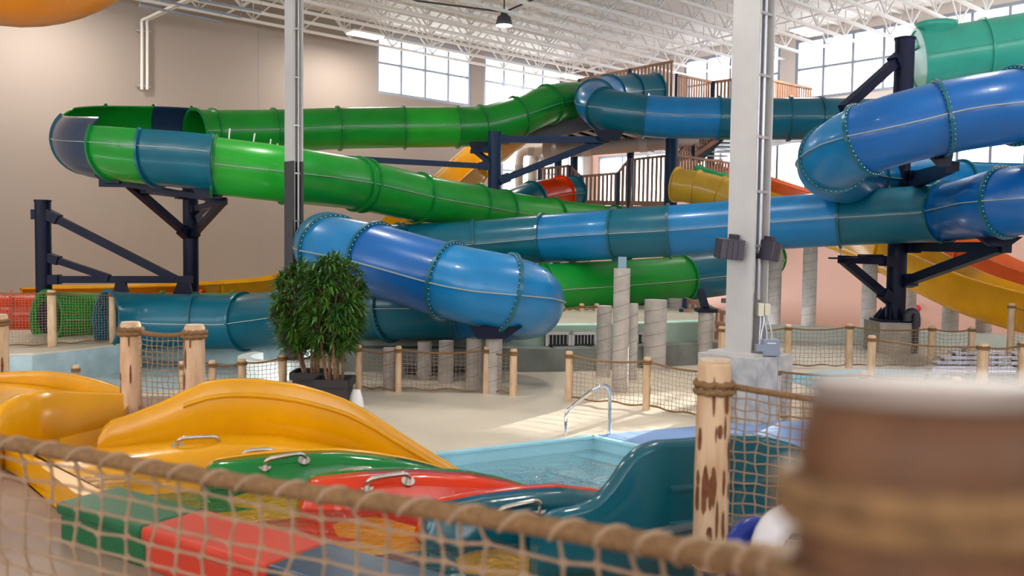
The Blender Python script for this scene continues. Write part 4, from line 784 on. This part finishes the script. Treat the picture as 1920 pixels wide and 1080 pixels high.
fo = loft('bolted_seam', rows, mat('dull seam', (.16, .2, .22), .5), closed=True, smooth=False)
for q, w_ in ((.34, .012), (.6, .012)):
    rows = []
    for t_, z in tt_[26:70]:
        o = O(4)+V*t_; f = .95; zz = z-(z-f)*q; rows.append([o+NN*(.025+.012*s)+ZV*(zz+h) for s, h in ((0, -.02), (1, -.008), (1, .008), (0, .02))])
    loft('embossed_ridge', rows, RACET)
# ================================================================== yellow trough at left
tro = thing('yellow_trough', 'curved yellow open trough left of the racer slide', 'water slide', at(100, 850, 7))
def sheet(name, px, zb_, th):
    P_ = [at(x, y, d) for x, y, d in px]; S, _ = spline(P_, .12); rows = []
    for i, p in enumerate(S):
        T = (S[min(i+1, len(S)-1)]-S[max(i-1, 0)]); T.z = 0; T.normalize(); n_ = Vector((-T.y, T.x, 0)); b = Vector((p.x, p.y, zb_)); rows.append([b, p-ZV*.02, p+n_*.015, p+n_*(th-.015), p+n_*th-ZV*.02, b+n_*th])
    return loft(name, rows, YEL, tro, closed=True, caps=True), S
_, s1 = sheet('trough_wall', [(-260, 900, 4.6), (-110, 860, 5.1), (-10, 800, 5.5), (12, 762, 5.6), (35, 744, 5.7), (65, 735, 5.8), (110, 733, 6.05), (232, 737, 6.6)], UZ, .07)
_, s2 = sheet('trough_wall', [(-200, 712, 8.3), (-60, 704, 8.4), (20, 698, 8.35), (80, 697, 8.2), (150, 707, 7.9), (215, 727, 7.55), (245, 742, 7.4)], UZ, .07)
MB().prism([Vector((p.x, p.y, 0)) for p in s1[::3]]+[Vector((p.x, p.y, 0)) for p in reversed(s2[::3])], UZ, 1.2).build('trough_floor', YEL, tro)
# ================================================================== plants
def plant(label, px, py, d, crown, ntrunk, seed):
    rnd = random.Random(seed); b = at(px, py, d); b.z = 0; t = thing('potted_tree', label, 'plant', b, 'potted trees'); s, h = .27, .42
    mb = MB(); q = [(-s, -s), (s, -s), (s, s), (-s, s)]; mb.prism([b+Vector((x, y, 0))*.85 for x, y in ()] if False else [Vector((b.x+x*.92, b.y+y*.92, 0)) for x, y in q], 0, h-.06); pot = mb.build('planter', POT, t)
    mb = MB()
    for (x0, y0), (x1, y1) in zip(q, q[1:]+q[:1]): mb.bar((b.x+x0, b.y+y0, h-.04), (b.x+x1, b.y+y1, h-.04), .05, .12)
    mb.build('rim', POT, pot); MB().box((b.x, b.y, h-.05), (s*1.8, s*1.8, .03)).build('soil', SOIL, pot)
    cz = at(px, crown[1], d); cc = Vector((at(crown[0], 500, d).x, d, cz.z)); tips = []
    for k in range(ntrunk):
        a = 2*math.pi*k/ntrunk; p0 = b+Vector((.12*math.cos(a), .12*math.sin(a), h-.05)); p3 = cc+Vector((.3*math.cos(a), .3*math.sin(a), .3)); S, _ = spline([p0, p0.lerp(p3, .35)+Vector((rnd.uniform(-.05, .05), rnd.uniform(-.05, .05), 0)), p0.lerp(p3, .7)+Vector((rnd.uniform(-.06, .06), 0, 0)), p3], .15); MB().tube(S, [.026-.014*i/len(S) for i in range(len(S))], 7).build('trunk', BARK, t)
    rx, rz = crown[2], crown[3]; mb = MB(); bt = MB()
    for k in range(crown[4]):
        while True:
            u = Vector((rnd.uniform(-1, 1), rnd.uniform(-1, 1), rnd.uniform(-1, 1)))
            if .25 < u.length < 1: break
        u = u.normalized()*(u.length**.5); c_ = cc+Vector((u.x*rx, u.y*rx, u.z*rz)); ax = (Vector((u.x, u.y, .55+.4*u.z))+Vector((rnd.uniform(-.5, .5), rnd.uniform(-.5, .5), rnd.uniform(-.2, .4)))).normalized()
        bt.tube([c_-ax*.22, c_], .006, 4, cap=False); s1_ = ax.cross(Vector((.3, .5, .8))).normalized(); s2_ = ax.cross(s1_)
        for l in range(13):
            a = l*2.4; sp = rnd.uniform(.55, 1.15); dr_ = (ax*math.cos(sp)+(s1_*math.cos(a)+s2_*math.sin(a))*math.sin(sp)).normalized(); L = rnd.uniform(.14, .23); w_ = L*.10; o = c_-ax*(.10*l/13); sd = dr_.cross(ZV+Vector((.01, .02, 0))).normalized(); up = sd.cross(dr_)
            p1 = o+dr_*L*.45+up*.004; p2 = o+dr_*L-ZV*L*.22; mb.add([o, p1-sd*w_+up*.008, p1, p1+sd*w_+up*.008, p2], [(0, 1, 2), (0, 2, 3), (1, 4, 2), (2, 4, 3)], True)
    bo = bt.build('twigs', BARK, t); bo['kind'] = 'stuff'; fo = mb.build('foliage', LEAF, t); fo['kind'] = 'stuff'
plant('leafy green cane tree in the left black planter', 583, 740, 14.5, (570, 580, .54, .80, 330), 5, 3)
plant('leafy green cane tree in the right black planter', 627, 745, 13.8, (628, 572, .50, .82, 330), 5, 4)
p = at(627, 745, 13.8); pw = Vector((p.x+.36, p.y-.1, 0)); mb = MB(); mb.add([pw+Vector((r_*math.cos(a), r_*math.sin(a)*.5, z)) for z, r_ in ((0, .13), (.16, .10), (.27, .06)) for a in [2*math.pi*k/10 for k in range(10)]], [(i*10+k, i*10+(k+1) % 10, (i+1)*10+(k+1) % 10, (i+1)*10+k) for i in range(2) for k in range(10)], True); tag(mb.build('white_cloth', WHITEC), 'white cloth bag leaning on the right planter', 'cloth')
# ================================================================== pool handrail
t = thing('pool_handrail', 'bent chrome handrail at the pool steps', 'handrail', onz(1143, 818, 0))
a, b = onz(1061, 850, -.25), onz(1142, 819, 0); d = b-a
S, _ = spline([a, at(1061, 790, a.y), at(1063, 772, a.y+.05), at(1072, 763, a.y+.15), at(1118, 728, b.y-.25), at(1132, 722, b.y-.1), at(1141, 727, b.y-.02), at(1143, 740, b.y), b], .08); MB().tube(S, .024, 12).build('rail', CHROME, t)
MB().tube([b, b+ZV*.03], .05, 14).build('foot_plate', CHROME, t)
# ================================================================== tiered benches by the splash pool
def bench(label, rows_, posts, d0, d1):
    t = thing('tiered_bench', label, 'bench', onz(rows_[0][0], 715, 0)); n = len(rows_)
    for i, (x0, x1, y) in enumerate(rows_):
        d = d0+(d1-d0)*i/(n-1); a, b = at(x0, y, d), at(x1, y, d); MB().bar(a, b, .36, .035).build('plank', ALU, t)
    for x, i in posts:
        d = d0+(d1-d0)*i/(n-1); a = at(x, rows_[i][2], d); MB().bar((a.x, a.y, -.05), a, .06, .06, up=Vector((0, 1, 0))).build('post', BPOST, t)
bench('tiered metal bench with navy posts behind the net', [(1795, 1850, 651), (1785, 1878, 661), (1763, 1884, 670), (1750, 1890, 679.5), (1740, 1898, 689), (1727, 1905, 697)], [(1807, 0), (1789, 1), (1869, 1), (1768, 2), (1815, 3), (1774, 3), (1738, 5)], 19.4, 17.6)
bench('tiered metal bench cut by the right frame edge', [(1905, 1960, 652), (1895, 1960, 662), (1888, 1960, 671), (1885, 1960, 681), (1880, 1960, 692)], [(1901, 1), (1909, 2), (1930, 3)], 19.4, 17.9)
# ================================================================== inflatable rings beyond the right net
for lb, px, py, d, Rr, rr, m in (('blue inflatable ring leaning behind the right net', 1420, 1040, 3.35, .10, .045, DRINGB), ('white inflatable ring leaning behind the right net', 1492, 1040, 3.15, .13, .055, DRINGW)):
    c_ = at(px, py, d); ax = Vector((.35, -.9, .25)).normalized(); s1_ = ax.cross(ZV).normalized(); s2_ = s1_.cross(ax); tag(MB().tube([c_+(s1_*math.cos(q*math.pi/14)+s2_*math.sin(q*math.pi/14))*Rr for q in range(28)], rr, 14, closed=True).build('swim_ring', m), lb, 'ring')
# ================================================================== foreground rope, net and blurred log
fr = thing('rope_net_fence', 'out of focus rope and net right in front of the camera', 'fence', at(900, 1060, 1.6))
RP = [(-160, 800, 2.36), (0, 829, 2.25), (150, 853, 2.15), (300, 880, 2.05), (450, 904, 1.95), (600, 926, 1.84), (750, 947, 1.73), (900, 969, 1.62), (1050, 993, 1.5), (1180, 1014, 1.37), (1300, 1036, 1.2), (1420, 1056, .98), (1540, 1064, .74), (1680, 1040, .5), (1800, 1005, .42)]
S, _ = spline([at(*p) for p in RP], .04); MB().tube(S, [.019 if p.y > .8 else .019-.006*(.8-p.y)/.4 for p in S], 10).build('top_rope', ROPE, fr)
mb = MB(); n = len(S); hel = []
acc = 0
for i in range(n*4-4):
    f = i/4; k = int(f); p = S[k].lerp(S[min(k+1, n-1)], f-k); T = (S[min(k+1, n-1)]-S[k]).normalized(); sd = T.cross(ZV).normalized(); up = sd.cross(T); a = i*.62
    if p.y > .75: hel.append(p+(sd*math.cos(a)+up*math.sin(a))*.019)
MB().tube(hel, .0055, 5).build('rope_lashing', NET, fr)
mb = MB(); cols = []; L = 0; last = S[0]; pts = [S[0]]
for p in S[1:]:
    L += (p-last).length; last = p
    if L >= .048 and p.y > .9: pts.append(p); L = 0
rnd = random.Random(5); nz = 15; grid = []
for i, p in enumerate(pts): grid.append([p+Vector((rnd.uniform(-1, 1)*.006+.010*math.sin(k*.9), .02*math.sin(k*.4+i*.2)+.01*k, -.05*k+rnd.uniform(-1, 1)*.005 if k else -.01)) for k in range(nz)])
for g in grid: mb.tube(g, .0036, 5, cap=False)
for k in range(1, nz): mb.tube([g[k] for g in grid], .0036, 5, cap=False)
o = mb.build('net', NET, fr); o['kind'] = 'stuff'
mb = MB()
for g in grid:
    for q in g[1:]: mb.box(q, (.013, .013, .013), Matrix.Rotation(.78, 3, 'Y'))
o = mb.build('net_knots', NET, fr); o['kind'] = 'stuff'
pc = at(1738, 800, .42); zt_ = at(1738, 757, .42).z
bl = thing('log_post', 'large blurred log post filling the lower right corner', 'post', (pc.x, pc.y, UZ))
lp = logpost(Vector((pc.x, pc.y, UZ)), zt_, .061, bl, LOG2, 30)
DULL = mat('weathered log end', (.34, .28, .25), .8, noise=.2, nscale=20)
for ob in (lp, *lp.children):
    for v_ in ob.data.vertices:
        if v_.co.z > zt_-.012: v_.co.z -= .10*(v_.co.y-pc.y)
for ob in lp.children: ob.data.materials[0] = DULL
for z, r_ in ((-.038, .007), (-.050, .006), (-.082, .007)):
    MB().tube([(pc.x+(.061+r_*.6)*math.cos(2*math.pi*k/26), pc.y+(.061+r_*.6)*math.sin(2*math.pi*k/26), zt_+z+.006*math.cos(2*math.pi*k/26+1)) for k in range(26)], r_, 8, closed=True).build('rope_wrap', ROPE, bl)
# orange shape at the top left corner
tp = [(-160, -120, 9.0), (-60, -45, 9.1), (30, -28, 9.2), (120, -40, 9.4), (220, -95, 9.8), (320, -170, 10.4)]
W = [at(*p) for p in tp]; S, _ = spline(W, .15); F = frames(S); mb = MB(); sweep(mb, S, F, lambda i: [(.42*math.cos(2*math.pi*k/32), .42*math.sin(2*math.pi*k/32)) for k in range(32)], caps=False); ro = thing('orange_tube_slide', 'blurred orange tube bend at the top left corner', 'water slide', W[2]); mb.build('tube_section', plastic('amber fibreglass', (.72, .25, .02)), ro)
